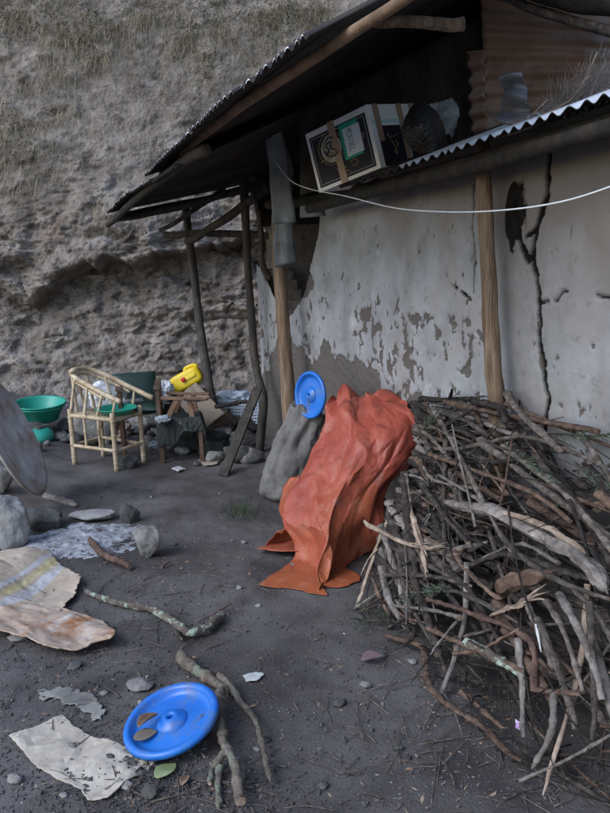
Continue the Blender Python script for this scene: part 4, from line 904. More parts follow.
split_log('pale split sliver above the long splintered log', [PX(495, 512, .09), PX(530, 520, .09), PX(560, 536, .08), PX(585, 552, .07)], .013, .008, 'bare', 7)
split_log('pale orange torn slab of wood sticking out below the centre', [PX(492, 615, .06), PX(510, 608, .07), PX(530, 600, .06)], .026, .007, 'bare', 9)
split_log('thick chunk of wood with a red bark knot in the centre right', [PX(497, 588, .05), PX(520, 580, .06), PX(552, 574, .06)], .030, .026, 'bark_brown', 11)
split_log('pale orange split stick reaching out left of the pile over the mud', [PX(364, 522, .30), PX(380, 531, .24), PX(400, 541, .12), PX(425, 547, .08), PX(445, 546, .06)], .014, .009, 'bare', 13)
split_log('tan split stick pointing down at the left of the pile', [PX(412, 511, .10), PX(418, 535, .10), PX(427, 571, .08)], .013, .008, 'bare', 15)
hero('stick', 'thick dark smooth branch curving right of centre', 'stick', [(460, 570), (495, 555), (525, 560), (560, 572), (600, 578)], .022, .018, 'bark_dark', seed=31, up=.03)
hero('stick', 'thick grey stick rising to the wall right of the post', 'stick', [(506, 392, .06), (520, 408, .05), (540, 432, .04), (560, 452, .03)], .018, .016, 'bark_grey', seed=32)
hero('stick', 'dark knotted stub crossing in front of the post', 'stick', [(474, 402, .06), (487, 406, .07), (508, 411, .06)], .022, .016, 'bark_dark', seed=33, rough=.4, extra=[([(503, 410, .06), (505, 420, .06), (503, 428, .05)], .012, .016)])
hero('stick', 'dark stick slanting up to the knotted stub', 'stick', [(425, 440), (452, 422), (476, 408, .05)], .010, .010, 'bark_dark', seed=34)
hero('stick', 'long grey stick topmost on the left half of the pile', 'stick', [(424, 447), (460, 446), (505, 438), (540, 440), (600, 462)], .012, .009, 'bark_grey', seed=35, up=.05)
hero('stick', 'pinkish brown stick sloping down above the splintered log', 'stick', [(430, 452), (478, 470), (525, 490), (570, 520)], .012, .010, 'bark_brown', seed=36, up=.05)
hero('stick', 'grey stick running down the right side of the pile', 'stick', [(500, 445), (545, 478), (580, 510), (612, 552)], .014, .011, 'bark_grey', seed=37, up=.05)
hero('stick', 'straight pale grey thin twig standing upright over the pile', 'twig', [(452, 424, .10), (463, 470, .10), (475, 526, .08)], .0035, .005, 'bare_grey', seed=38, jit=.002, sides=6)
hero('stick', 'thin orange red twig standing upright in the middle of the pile', 'twig', [(512, 440, .08), (508, 470, .08), (500, 506, .07)], .0045, .0045, 'bark_red', seed=39, jit=.002, sides=6)
hero('stick', 'thin dark twig hanging down with a white peeled tip', 'twig', [(508, 506, .07), (514, 550, .10), (524, 590, .10), (538, 628, .10)], .0035, .004, 'bark_dark', seed=40, jit=.003, sides=6)
hero('stick', 'white peeled slip of wood at the end of the dark twig', 'twig', [(536, 624, .10), (541, 652, .09)], .0055, .003, 'labelw', seed=41, jit=.0, sides=6, rough=.3)
hero('stick', 'thin white stick standing upright at the left foot of the pile', 'twig', [(405, 545, .10), (407, 580, .10), (406, 625, .06)], .003, .004, 'bare_grey', seed=42, jit=.002, sides=6)
hero('root', 'long crooked brown root snaking down to the mud at the front of the pile', 'root', [(385, 634, .02), (402, 640, .03), (420, 645, .03), (425, 664, .03), (427, 684, .03), (445, 703, .03), (468, 716, .03), (490, 732, .02), (503, 750, .02), (521, 760, .015)], .013, .011, 'bark_brown', seed=43, up=.012, sides=12, jit=.004)
hero('root', 'reddish root bent like an elbow low in the pile', 'root', [(428, 600, .05), (470, 612, .05), (500, 622, .05), (530, 640, .05), (535, 665, .05), (531, 688, .04), (560, 690, .04), (580, 694, .04)], .011, .013, 'bark_red', seed=44, up=.03, sides=12)
hero('stick', 'brown stick running across the front below the grey green sprig', 'stick', [(428, 628, .05), (458, 640, .05), (490, 655, .05), (525, 672, .05)], .011, .011, 'bark_brown', seed=45, up=.03)
hero('stick', 'stick with a bright cut tip reaching left out of the lower pile', 'stick', [(397, 604, .06), (430, 608, .05), (462, 618, .04)], .008, .009, 'bare_grey', seed=46, up=.03)
hero('stick', 'thick mossy stick pointing to the lower right of the pile', 'stick', [(468, 640, .05), (495, 655, .05), (520, 675, .04)], .017, .018, 'lichen', seed=47, up=.03)
hero('stick', 'stick with orange torn end in the lower middle of the pile', 'stick', [(455, 650, .05), (480, 648, .06), (518, 628, .07)], .008, .006, 'bark_brown', seed=48, up=.03)
hero('stick', 'curved pale brown stick bent round in the left of the pile', 'stick', [(455, 550, .04), (462, 565, .05), (480, 580, .05), (500, 598, .05)], .010, .009, 'bark_brown', seed=49, up=.03)
hero('stick', 'short dark red stick low at the front of the pile', 'stick', [(462, 690, .02), (480, 708, .02), (505, 728, .02)], .012, .009, 'bark_brown', seed=50, up=.02)
hero('stick', 'forked pale twig lying on the mud in front of the pile', 'twig', [(455, 655, .02), (443, 690, .02), (425, 728, .01)], .004, .0035, 'bare_grey', seed=51, up=.012, sides=6, extra=[([(443, 690, .02), (455, 710, .01), (464, 736, .006)], .003, .002), ([(425, 728, .01), (440, 712, .01)], .003, .002)])
hero('stick', 'dark twig ending in a purple leaf left of the pile', 'twig', [(349, 617, .02), (375, 620, .03), (398, 622, .03), (418, 634, .03), (400, 650, .03), (385, 654, .02)], .004, .004, 'bark_dark', seed=52, up=.012, sides=6)
for i, q in enumerate([[(478, 560), (520, 545), (560, 565)], [(445, 585), (478, 600), (520, 625)], [(525, 600, .04), (545, 640, .04), (552, 668, .03)], [(548, 600, .05), (565, 640, .05), (580, 690, .03)], [(560, 590, .05), (585, 640, .05), (600, 700, .02)], [(572, 585, .05), (600, 620, .05), (625, 660, .05)], [(515, 640, .05), (520, 690, .04), (524, 735, .01)], [(540, 620, .06), (560, 670, .05), (575, 730, .02)], [(435, 560), (470, 590), (500, 640)], [(500, 540, .05), (550, 575, .05), (612, 600, .05)], [(555, 690, .03), (552, 730, .02), (530, 770, .01)], [(590, 600, .05), (596, 660, .05), (590, 740, .02)], [(440, 475, .05), (480, 500, .05), (500, 535, .05)], [(420, 480, .04), (450, 520, .05), (470, 545, .04)]]):
    mk = ['bare_grey', 'bark_grey', 'bark_grey', 'bark_grey', 'bare_grey', 'bark_grey', 'bare_grey', 'bark_grey', 'bark_dark', 'bark_grey', 'bare_grey', 'bark_grey', 'bare_grey', 'bark_dark'][i]
    hero('stick', fill_lab[mk], 'stick', q, random.uniform(.008, .015), random.uniform(.006, .010), mk, seed=60+i, up=.035)
def sprig(label, pts, n, nl, seed, spread=.05):
    mb = MB(); q = smooth_path(pts, 24, .004, seed); rg = random.Random(seed); mb.tube(q, np.linspace(.004, .0015, 24), 6, m=0)
    for i in range(n):
        k = rg.randint(2, 23); p = q[k]; a = np.array([rg.gauss(0, 1), rg.gauss(0, 1), rg.gauss(.1, .6)]); a /= np.linalg.norm(a); T = q[min(k+1, 23)]-q[k-1]; T /= np.linalg.norm(T); a = a*.8+T; L = spread*rg.uniform(.3, 1)
        e = p+a*L+[0, 0, -.2*L]; mb.tube([p, (p+e)/2+[0, 0, .004], e], [.0013, .001, .0006], 4, m=0)
        for t in np.linspace(.15, 1, nl):
            c = p+(e-p)*t; b = np.array([rg.gauss(0, 1), rg.gauss(0, 1), rg.gauss(0, 1)]); b /= np.linalg.norm(b); b = b+a*.6; ln = rg.uniform(.006, .013); s_ = np.cross(b, a); s_ = s_/(np.linalg.norm(s_)+1e-6)*.0011
            mb.add([c-s_, c+s_, c+b*ln], [(0, 1, 2)], 1)
    tag(mb.build('conifer_sprig', [MT['bark_dark'], MT['conifer']], smooth=False), label, 'sprig')
sprig('long needled sprig lying across the top right of the pile against the wall', [PX(515, 437, .06), PX(550, 434, .05), PX(580, 436, .05), PX(612, 434, .05)], 60, 12, 1, .045)
sprig('needled sprig drooping down the upper right of the pile', [PX(505, 442, .07), PX(525, 458, .07), PX(548, 478, .07)], 50, 12, 2, .045)
sprig('bushy grey green sprig low at the left of the pile', [PX(452, 588, .06), PX(430, 590, .07), PX(406, 597, .06)], 90, 14, 3, .055)
sprig('needled sprig at the right edge halfway up the pile', [PX(575, 462, .05), PX(595, 478, .05), PX(612, 486, .05)], 40, 12, 4, .045)
sprig('dark leafy sprig on top of the pile beside the tarpaulin', [PX(418, 440, .05), PX(426, 425, .06), PX(436, 415, .05)], 60, 10, 5, .05)
# bit of purple and white paper
mb = MB(); c = PX(519, 728, .02); P = up2([[c+[-.012, 0, 0], c+[-.012, 0, .03]], [c+[0, -.008, 0], c+[.004, -.006, .026]], [c+[.014, 0, .002], c+[.014, .004, .02]]], 10, 8); P += .003*fbm(P*90, P[..., ::-1]*70, 0, 2, 3)
mb.grid(P); tag(mb.build('paper_scrap', M('purple_paper', [(.45, .25, .55), (.65, .6, .72)], 60, .6, 0, pos=[.45, .55]), solid=.001), 'tiny purple and white paper scrap at the foot of the pile', 'paper')
o = [(243, 677), (258, 673), (265, 677), (255, 683), (246, 684)]
tag(ground_sheet('paper_scrap', o, M('grey_paper', [(.4, .42, .4), (.55, .56, .54)], 9, .9, .2, 40), lambda X, Y: .003+X*0, n=30, jag=4, solid=.002), 'small pale scrap of paper on the mud right of the forked branch', 'paper')
# ================================================================== HOUSEHOLD THINGS
def unit(v): v = np.asarray(v, float); return v/np.linalg.norm(v)
Z1 = np.array([0, 0, 1.0])
def bar(parent, name, pts, r0, r1, mat, n=10, sides=10, rough=.05, jit=.0, seed=1, nodes=0):
    mb = MB(); q = smooth_path(pts, n, jit, seed); rr = np.linspace(r0, r1, n)
    mb.tube(q, rr, sides, rough, seed)
    for k in range(nodes):                    # bamboo joints
        t = (k+.6)/(nodes+.2); p = q[0]+(q[-1]-q[0])*t if n < 12 else q[int(t*(n-1))]; d = unit(q[-1]-q[0]) if n < 12 else unit(q[min(int(t*(n-1))+1, n-1)]-q[int(t*(n-1))-1])
        mb.tube([p-d*.006, p, p+d*.006], [r0*1.02, r0*1.18, r0*1.02], sides)
    return mb.build(name, mat, parent)
def plank(parent, name, a, b, wd, th, mat, side=None, bevel=.003):
    d = np.asarray(b)-np.asarray(a); L = np.linalg.norm(d); d = d/L; s = unit(np.cross(d, Z1 if side is None else side)) if side is None else unit(np.asarray(side)-d*(np.asarray(side)@d)); t = np.cross(d, s)
    mb = MB(); mb.box((np.asarray(a)+b)/2, d*L/2, s*wd/2, t*th/2); return mb.build(name, mat, parent, smooth=False, bevel=bevel)
# ---- bamboo chair
MT['bamboo'] = overlay(M('bamboo', [(.34, .25, .16), (.47, .37, .25), (.56, .47, .34)], 6, .6, .2, 40, spec=.35), (.20, .135, .085), 14, .50, .68)
fb, ff, rf, rb = G(75, 464), G(117, 471), G(144, 462), G(104, 456)
ctr = (fb+ff+rf+rb)/4; rb = ctr+(ctr-ff)*.95; rb[2] = fb[2]
ch = thing('bamboo_chair', tuple(ctr), 'low bamboo armchair with a round hooped back standing before the boulder', 'chair')
Hs = .40
for p, h in ((fb, .45), (ff, .46), (rf, .47), (rb, .43)): bar(ch, 'leg', [p-[0, 0, .01], p+[0, 0, h]], .020, .019, MT['bamboo'], nodes=4)
for a, b in ((fb, ff), (rf, rb), (fb, rb), (ff, rf)):
    bar(ch, 'seat_rail', [a+[0, 0, Hs], b+[0, 0, Hs+.005]], .017, .017, MT['bamboo'], nodes=2)
    bar(ch, 'stretcher', [a+[0, 0, .155], b+[0, 0, .16]], .014, .014, MT['bamboo'], nodes=2)
sx, sy = (ff-fb), (rb-fb)
mb = MB()
for k in range(11): t = (k+.5)/11; mb.tube([fb+sx*t+[0, 0, Hs+.008], rb+(rf-rb)*t+[0, 0, Hs+.010]], .011, 8)
mb.build('seat', MT['bamboo'], ch)
yb = rb[1]
hp_ = [D(121, 402, ff[1]+.02), D(104, 394, (fb[1]+ff[1])/2), D(86, 384, fb[1]), D(72, 375, fb[1]+.10), D(74, 370, yb-.15), D(88, 369, yb-.02), D(108, 376, yb+.0), D(130, 387, (yb+rf[1])/2+.02), D(153, 398, rf[1]+.02)]
hoop = smooth_path(hp_, 60); mb = MB(); mb.tube(hoop, .020, 12, .04); mb.build('hoop', MT['bamboo'], ch)
hp2 = [q-np.array([0, 0, .03])+unit(ctr-q)*.012 for q in hp_[1:8]]; mb = MB(); mb.tube(smooth_path(hp2, 40), .012, 10, .04); mb.build('hoop', MT['bamboo'], ch)
for t, b in ((.06, ff+(fb-ff)*.02), (.14, fb+(ff-fb)*.62), (.24, fb+(ff-fb)*.33), (.34, fb+(rb-fb)*.0), (.43, fb+(rb-fb)*.25), (.52, fb+(rb-fb)*.55), (.62, fb+(rb-fb)*.85), (.74, rb+(rf-rb)*.4), (.90, rb+(rf-rb)*.8)):
    bar(ch, 'spindle', [b+[0, 0, Hs-.01], hoop[int(t*59)]], .013, .010, MT['bamboo'], nodes=1)
for b in (.33, .66): bar(ch, 'spindle', [fb+(ff-fb)*b+[0, 0, .16], fb+(ff-fb)*b+[0, 0, Hs]], .011, .011, MT['bamboo'], nodes=1)
# green plate on its seat
MT['green'] = M('green_plastic', [(.01, .20, .13), (.015, .27, .18), (.03, .32, .22)], 3, .35, .03, 30, spec=.5)
c = (ff+rf)/2*.55+ctr*.45+[0, 0, Hs+.022]
mb = MB(); mb.lathe([(0, .0), (.09, .0), (.12, .018), (.15, .045), (.165, .050), (.166, .045), (.152, .038), (.122, .010), (.09, -.006), (0, -.006)], c, (.02, -.03, 1), 60); tag(mb.build('plate', MT['green']), 'shallow green plastic dish on the seat of the bamboo chair', 'dish')
# green basin by the griddle
t = thing('basin', tuple(G(42, 436)), 'big green plastic basin resting on the rubble left of the bamboo chair', 'basin')
cb = G(42, 431)+[0, 0, .11]
MT['green2'] = M('basin_green', [(.015, .20, .15), (.02, .27, .20), (.05, .33, .26)], 3, .4, .05, 30, spec=.4)
mb = MB(); mb.lathe([(0, 0), (.13, 0), (.15, .01), (.215, .15), (.222, .160), (.235, .163), (.240, .158), (.236, .150), (.224, .148), (.158, .004), (.14, -.008), (0, -.008)], cb, (.05, -.10, 1), 64, .01); mb.build('bowl', MT['green2'], t)
mb = MB(); mb.lathe([(.215, .138), (.232, .136), (.232, .130), (.213, .128)], cb, (.05, -.10, 1), 64, .01); mb.build('rim', MT['green2'], t)
t2 = G(40, 438); rock(t2, (.14, .12, .10), MT['rock_dark'], 'dark stone under the green basin', 77)
mb = MB(); mb.lathe([(0, .10), (.09, .09), (.13, .05), (.14, 0), (.13, 0), (.12, .045), (.085, .08), (0, .09)], G(44, 437)+[-.02, -.09, .01], (.1, -.3, 1), 40); tag(mb.build('bowl', MT['green2']), 'green plastic bowl turned over below the big green basin', 'bowl')
# ---- griddle
MT['griddle'] = overlay(overlay(M('griddle_clay', [(.34, .31, .30), (.52, .50, .49), (.68, .67, .68)], 7, .5, .3, 30, bdist=.004, spec=.4), (.26, .16, .10), 2.6, .46, .62), (.42, .45, .50), 1.6, .55, .75, stretch=(3, 1, 1))
pt, pb = D(-9, 379, 5.30), D(37, 496, 5.02); m_ = unit(pt-pb); Rg = np.linalg.norm(pt-pb)/2; cg = (pt+pb)/2
view = unit(EYE-cg); lat = unit(np.cross(m_, view)); nrm = unit(np.cross(m_, lat)); nrm = nrm if nrm@view > 0 else -nrm
if lat[0] < 0: lat = -lat
n_g = unit(nrm*.30+lat*.95)
t = thing('griddle', tuple(G(41, 497)), 'large round worn griddle leaning on stones at the left edge', 'griddle')
mb = MB(); mb.lathe([(0, -.030), (Rg*.4, -.024), (Rg*.75, -.008), (Rg*.93, .008), (Rg*.985, .014), (Rg, .006), (Rg*.985, -.006), (Rg*.9, -.012), (Rg*.7, -.03), (0, -.05)], cg, n_g, 90, .01); mb.build('plate', MT['griddle'], t)
# ---- white plastic bag behind the chair
MT['bag'] = M('white_plastic_bag', [(.55, .57, .62), (.68, .70, .74), (.78, .80, .84)], 6, .4, .2, 40, spec=.5)
def blob(name, c, r, mat, label, cat, seed, amp=.16, n=46, sq=1.0):
    a = np.linspace(0, 2*math.pi, n*2, endpoint=False); b = np.linspace(.03, math.pi-.03, n); A, B = np.meshgrid(a, b, indexing='ij')
    d = np.stack([np.cos(A)*np.sin(B), np.sin(A)*np.sin(B), np.cos(B)], -1); k = (np.abs(d)**(2.6)).sum(-1)**(-1/2.6)*sq
    f_ = fbm(d[..., 0]*2.2+seed, d[..., 1]*2.2, d[..., 2]*2.2, 4, seed, .6); rid = -np.abs(fbm(d[..., 0]*3+seed, d[..., 1]*3, d[..., 2]*3, 3, seed+7))
    P = d*(k*(1+amp*1.3*f_+amp*1.6*rid))[..., None]*np.asarray(r); mb = MB(); mb.grid(P+np.asarray(c), True); return tag(mb.build(name, mat), label, cat)
blob('plastic_bag', D(108, 397, 6.55), (.16, .08, .135), MT['bag'], 'white plastic bag lying against the back of the bamboo chair', 'bag', 3)
blob('plastic_bag', D(163, 392, 7.0), (.10, .07, .10), MT['bag'], 'crumpled white bag left of the yellow jerrycan', 'bag', 5, .3)
# ---- green padded chair
MT['vinyl'] = M('dark_green_vinyl', [(.008, .022, .017), (.013, .034, .027), (.022, .048, .038)], 3, .42, .1, 30, spec=.45)
MT['chairwood'] = M('dark_chair_wood', [(.05, .03, .02), (.10, .06, .04), (.15, .10, .07)], 8, .6, .3, 30)
b = G(158, 447); gc = thing('padded_chair', tuple(b), 'dark green padded wooden armchair behind the bamboo chair', 'chair')
y0 = 6.75
c0, c1__, c2, c3 = D(117, 374, y0+.12), D(151, 371, y0+.20), D(121, 414, y0-.02), D(159, 414, y0+.06)
def pad(parent, name, cs, th, mat):          # a cushion between four corners
    C4 = np.array([[cs[0], cs[1]], [cs[2], cs[3]]]); n_ = unit(np.cross(cs[1]-cs[0], cs[2]-cs[0])); n = 24; P = []
    for s in (1, -1):
        G_ = np.zeros((n, n, 3))
        for i in range(n):
            for j in range(n):
                a, e = i/(n-1), j/(n-1); a_, e_ = a, e
                p = (cs[0]*(1-a_)+cs[1]*a_)*(1-e_)+(cs[2]*(1-a_)+cs[3]*a_)*e_; h = (max(0, 1-abs(2*a-1)**4)*max(0, 1-abs(2*e-1)**4))**.45
                G_[i, j] = p+n_*s*th*h
        P.append(G_)
    mb = MB(); mb.grid(P[0]); mb.grid(P[1][::-1]); return mb.build(name, mat, parent)
pad(gc, 'backrest', [c0-[.05, 0, 0], c1__+[.03, 0, 0], c2-[.02, 0, 0], c3+[.05, 0, 0]], .045, MT['vinyl'])
s0, s1, s2, s3 = D(122, 415, y0), D(161, 414, y0), D(122, 422, y0-.42), D(160, 424, y0-.42); z = .40+float(gh(b[0], b[1]))
for s in (s0, s1, s2, s3): s[2] = z
pad(gc, 'seat', [s0, s1, s2, s3], .05, MT['vinyl'])
for s in (s0, s1, s2, s3): g0 = float(gh(s[0], s[1])); plank(gc, 'leg', [s[0], s[1], g0-.01], [s[0], s[1], z+.16], .035, .035, MT['chairwood'], side=(1, 0, 0))
plank(gc, 'armrest', s1+[.0, 0, .19], s3+[0, -.03, .18], .05, .025, MT['chairwood'], side=(1, 0, 0)); plank(gc, 'armrest', s0+[0, 0, .19], s2+[0, -.03, .18], .05, .025, MT['chairwood'], side=(1, 0, 0))
# ---- small low table with dark cloth, and a wooden stool frame on it
tb = thing('low_table', tuple(G(180, 455)), 'low wooden table between the green chair and the cardboard', 'table')
tc = [D(158, 424, 6.2), D(203, 424, 6.2), D(200, 420, 6.55), D(160, 420, 6.55)]; zt = tc[0][2]
for q in tc: q[2] = zt
mb = MB(); m0 = sum(tc)/4; mb.box(m0, (tc[1]-tc[0])/2, (tc[3]-tc[0])/2, Z1*.012); mb.build('tabletop', MT['chairwood'], tb, smooth=False, bevel=.003)
for q in tc: qq = m0+(q-m0)*.88; g0 = float(gh(qq[0], qq[1])); plank(tb, 'leg', [qq[0], qq[1], g0-.01], [qq[0], qq[1], zt-.01], .034, .034, MT['chairwood'], side=(1, 0, 0))
MT['darkcloth'] = overlay(M('dark_cloth', [(.015, .017, .018), (.03, .034, .034), (.05, .055, .052)], 5, .9, .2, 60), (.10, .13, .11), 7, .58, .68)
ex, ey = (tc[1]-tc[0]), (tc[3]-tc[0]); C = []
for v in np.linspace(-.35, 1.1, 5):
    row = []
    for u in np.linspace(-.08, 1.18, 7):
        p = tc[0]+ex*np.clip(u, -.03, 1.05)+ey*np.clip(v, -.05, 1); d_ = max(0, -v-.05)*(.30 if u > .45 else .62)+max(0, u-1.05)*.9+max(0, -u-.03)*.6
        row.append(p+[0, 0, .022-d_])
    C.append(row)
X = wrinkle(up2(C, 40, 60), 1.10, 160, .02, .35, .03, 5, 8, lambda x, y: gh(x, y)+.05)
mb = MB(); mb.grid(X); tag(mb.build('cloth', MT['darkcloth'], solid=.003), 'dark cloth draped over the low table', 'cloth')
MT['stoolwood'] = M('stool_wood', [(.12, .065, .04), (.20, .115, .075), (.28, .18, .12)], 8, .6, .3, 30, stretch=(1, 1, 1))
st = thing('wooden_stool', tuple(D(183, 424, 6.4)), 'small brown wooden stool standing on the clothed low table', 'stool')
zt2 = zt+.025; a, b = D(161, 398, 6.28), D(208, 399, 6.28); plank(st, 'top_rail', a, b, .045, .022, MT['stoolwood'], side=(0, 1, 0))
a2, b2 = a+[0, .26, 0], b+[-.02, .26, 0]; plank(st, 'top_rail', a2, b2, .045, .022, MT['stoolwood'], side=(0, 1, 0))
for pa, pb_ in ((D(177, 399, 6.28), D(168, 422, 6.28)), (D(189, 399, 6.28), D(193, 422, 6.28)), (D(177, 399, 6.28)+[0, .26, 0], D(170, 422, 6.28)+[0, .26, 0]), (D(189, 399, 6.28)+[0, .26, 0], D(192, 422, 6.28)+[0, .26, 0])):
    pb_[2] = zt2; plank(st, 'leg', pa, pb_, .04, .028, MT['stoolwood'], side=(1, 0, 0))
blob('cloth_bundle', D(163, 419, 6.15), (.06, .05, .03), M('grey_rag', [(.22, .25, .28), (.4, .44, .48)], 30, .8, .2, 40, pos=[.4, .6]), 'small grey blue rag on the edge of the low table', 'rag', 9, .3)
blob('cloth_bundle', D(134, 404, 6.55), (.09, .06, .05), M('grey_cloth', [(.20, .20, .21), (.34, .34, .36)], 9, .8, .2, 40), 'grey folded cloth between the bamboo and green chairs', 'cloth', 10, .3)
blob('bundle', G(205, 452)+[.02, .1, .07], (.22, .14, .09), MT['darkcloth'], 'black bundle of cloth on the ground under the cardboard', 'bundle', 12, .25)
# ---- cardboard propped under the jerrycan, and a small carton
def bent_sheet(name, cs, mat, label, cat, amp=.01, solid=.004, seed=0, n=24):
    P = np.zeros((n, n, 3)); n_ = unit(np.cross(cs[1]-cs[0], cs[2]-cs[0]))
    for i in range(n):
        for j in range(n):
            a, e = i/(n-1), j/(n-1); P[i, j] = (cs[0]*(1-a)+cs[1]*a)*(1-e)+(cs[2]*(1-a)+cs[3]*a)*e+n_*amp*float(fbm(a*2.5, e*2.5, 0, 3, seed))
    mb = MB(); mb.grid(P); return tag(mb.build(name, mat, solid=solid), label, cat)
MT['card_dull'] = overlay(M('dull_cardboard', [(.22, .17, .125), (.29, .235, .18), (.35, .29, .235)], 4, .85, .2, 60, bdist=.003), (.14, .10, .07), 7, .58, .72)
bent_sheet('cardboard_sheet', [D(196, 382, 6.95), D(225, 413, 6.72), D(175, 398, 6.80), D(201, 432, 6.55)], MT['card_dull'], 'cardboard sheet leaning below the yellow jerrycan', 'cardboard', .015, seed=3)
cr = thing('carton', tuple(D(214, 428, 6.8)), 'small dark brown open carton behind the leaning cardboard', 'carton')
a, b, c, d = D(206, 424, 6.75), D(226, 414, 6.85), D(216, 441, 6.7), D(232, 429, 6.8)
mb = MB(); ctr4 = (a+b+c+d)/4+[0, .10, 0]; mb.box(ctr4, (b-a+d-c)/4, (c-a+d-b)/4, np.array([.02, .10, .02])); mb.build('body', overlay(M('carton_print', [(.10, .07, .05), (.15, .11, .08)], 5, .8, .2, 30), (.05, .04, .04), 14, .5, .55), cr, smooth=False, bevel=.002)
fo = bent_sheet('carton_flap', [a, a+(b-a), a+(a-c)*.3+[0, -.03, 0], b+(a-c)*.3+[0, -.03, 0]], MT['card_dull'], None, None, .004)
lo_ = np.array(fo.location); fo.parent = cr; fo.location = lo_-np.array(PLOC[cr.name])
# a crate-like heap to carry the jerrycan
ck = thing('wooden_crate', tuple(G(185, 437)), 'old dark wooden crate behind the leaning cardboard', 'crate')
jc = D(187, 380, 7.15); ztop = D(187, 394, 7.15)[2]; g0 = float(gh(jc[0], jc[1])); 
for k in range(5):
    zc = g0+.04+(ztop-g0-.05)*k/4
    for sy_ in (-.15, .15): plank(ck, 'slat', [jc[0]-.20, jc[1]+sy_, zc], [jc[0]+.20, jc[1]+sy_, zc], .07, .012, MT['pole_dark'], side=(0, 0, 1))
for a in (-.19, .19):
    for b in (-.138, .138): plank(ck, 'corner_post', [jc[0]+a, jc[1]+b, g0-.01], [jc[0]+a, jc[1]+b, ztop], .03, .03, MT['pole_dark'], side=(1, 0, 0))
mb = MB(); mb.box([jc[0], jc[1], ztop], [.20, 0, 0], [0, .15, 0], [0, 0, .008]); mb.build('lid_board', MT['pole_dark'], ck, smooth=False)
# ---- yellow jerrycan lying tilted
MT['yellow'] = overlay(M('yellow_plastic', [(.62, .43, .01), (.72, .52, .015), (.76, .57, .03)], 3, .4, .05, 30, spec=.45), (.5, .33, .02), 9, .62, .76)
jt = thing('jerrycan', tuple(jc), 'yellow plastic jerrycan with a red cap lying tilted on the crate', 'jerrycan')
ea = unit(D(204, 372, 7.1)-D(175, 388, 7.1)); en = unit(np.array([-.10, -1.0, .18])); en = unit(en-ea*(en@ea)); eb = np.cross(en, ea); eb = eb if eb[2] > 0 else -eb
def rbox(c, A, B, Cc, n=22, pw=5.0, hole=None):
    a = np.linspace(0, 2*math.pi, n*2, endpoint=False); b = np.linspace(.02, math.pi-.02, n); A_, B_ = np.meshgrid(a, b, indexing='ij')
    d = np.stack([np.cos(A_)*np.sin(B_), np.sin(A_)*np.sin(B_), np.cos(B_)], -1); k = (np.abs(d)**pw).sum(-1)**(-1/pw); d = d*k[..., None]
    return c+d[..., :1]*A+d[..., 1:2]*B+d[..., 2:]*Cc
mb = MB(); mb.grid(rbox(jc, ea*.15, en*.075, eb*.080, 26), True); mb.build('body', MT['yellow'], jt)
for o_, s_ in ((.035, 1), (-.03, -1)):
    pass
mb = MB(); h0 = jc+ea*.02+eb*.06; h1 = jc+ea*.13+eb*.055; mb.tube(smooth_path([h0, h0+eb*.035+ea*.01, (h0+h1)/2+eb*.042, h1+eb*.03, h1], 20), .017, 10); mb.build('handle', MT['yellow'], jt)
mb = MB(); mb.grid(rbox(jc+en*.076+ea*.055+eb*.0, ea*.055, en*.008, eb*.02, 14, 4), True); mb.build('moulded_ridge', MT['yellow'], jt)
MT['redcap'] = M('red_plastic', [(.50, .02, .03), (.62, .03, .04)], 3, .4, .03, 30)
mb = MB(); mb.lathe([(0, .026), (.017, .026), (.021, .022), (.022, 0), (0, 0)], jc-ea*.012+en*.076+eb*.005, en, 24); mb.build('cap', MT['redcap'], jt)
# ---- plastic crate with clothes
MT['crate'] = M('pale_blue_plastic', [(.36, .43, .52), (.46, .53, .62), (.54, .60, .68)], 5, .5, .05, 30)
cc_ = thing('plastic_crate', tuple(D(236, 425, 7.25)), 'pale blue latticed plastic crate between the leaning posts', 'crate')
a, b = D(211, 423, 7.25), D(259, 421, 7.15); hgt = .20; hd = np.array([b[0]-a[0], b[1]-a[1], 0]); Lc = np.linalg.norm(hd); hd /= Lc; bd = np.array([-hd[1], hd[0], 0])
def lattice(parent, o, e, L, h, nx, ny):
    mb = MB(); nn_ = np.cross(e, Z1)
    for i in range(nx+1): mb.box(o+e*L*i/nx+Z1*h/2, e*.0045, Z1*h/2, nn_*.006)
    for j in range(ny+1): mb.box(o+e*L/2+Z1*h*j/ny, e*(L/2+.003), Z1*.0055, nn_*.0068)
    mb.box(o+e*L/2+Z1*(h+.006), e*(L/2+.008), Z1*.010, nn_*.012); return mb.build('side', MT['crate'], parent, smooth=False)
zc = min(a[2], b[2]); a[2] = zc
lattice(cc_, a, hd, Lc, hgt, 22, 7); lattice(cc_, a+bd*.32, hd, Lc, hgt, 22, 7); lattice(cc_, a, bd, .32, hgt, 14, 7); lattice(cc_, a+hd*Lc, bd, .32, hgt, 14, 7)
mb = MB(); mb.box(a+hd*Lc/2+bd*.16+Z1*.005, hd*Lc/2, bd*.16, Z1*.004); mb.build('base', MT['crate'], cc_, smooth=False)
MT['wash'] = M('pale_laundry', [(.10, .16, .34), (.45, .5, .6), (.6, .62, .68), (.35, .30, .45)], 9, .8, .2, 40)
blob('clothes', a+hd*Lc*.42+bd*.16+Z1*.19, (.20, .13, .085), MT['wash'], 'pale blue and white clothes heaped in the plastic crate', 'clothes', 14, .3)
blob('clothes', a+hd*Lc*.84+bd*.10+Z1*.17, (.08, .10, .05), MT['wash'], 'small white and purple cloth at the right of the crate', 'clothes', 15, .3)
rock(G(232, 452), (.30, .2, zc-float(gh(0, 7.2))+.02), MT['rock_dark'], 'broad dark stone ledge carrying the plastic crate', 45, sink=.0) if False else None
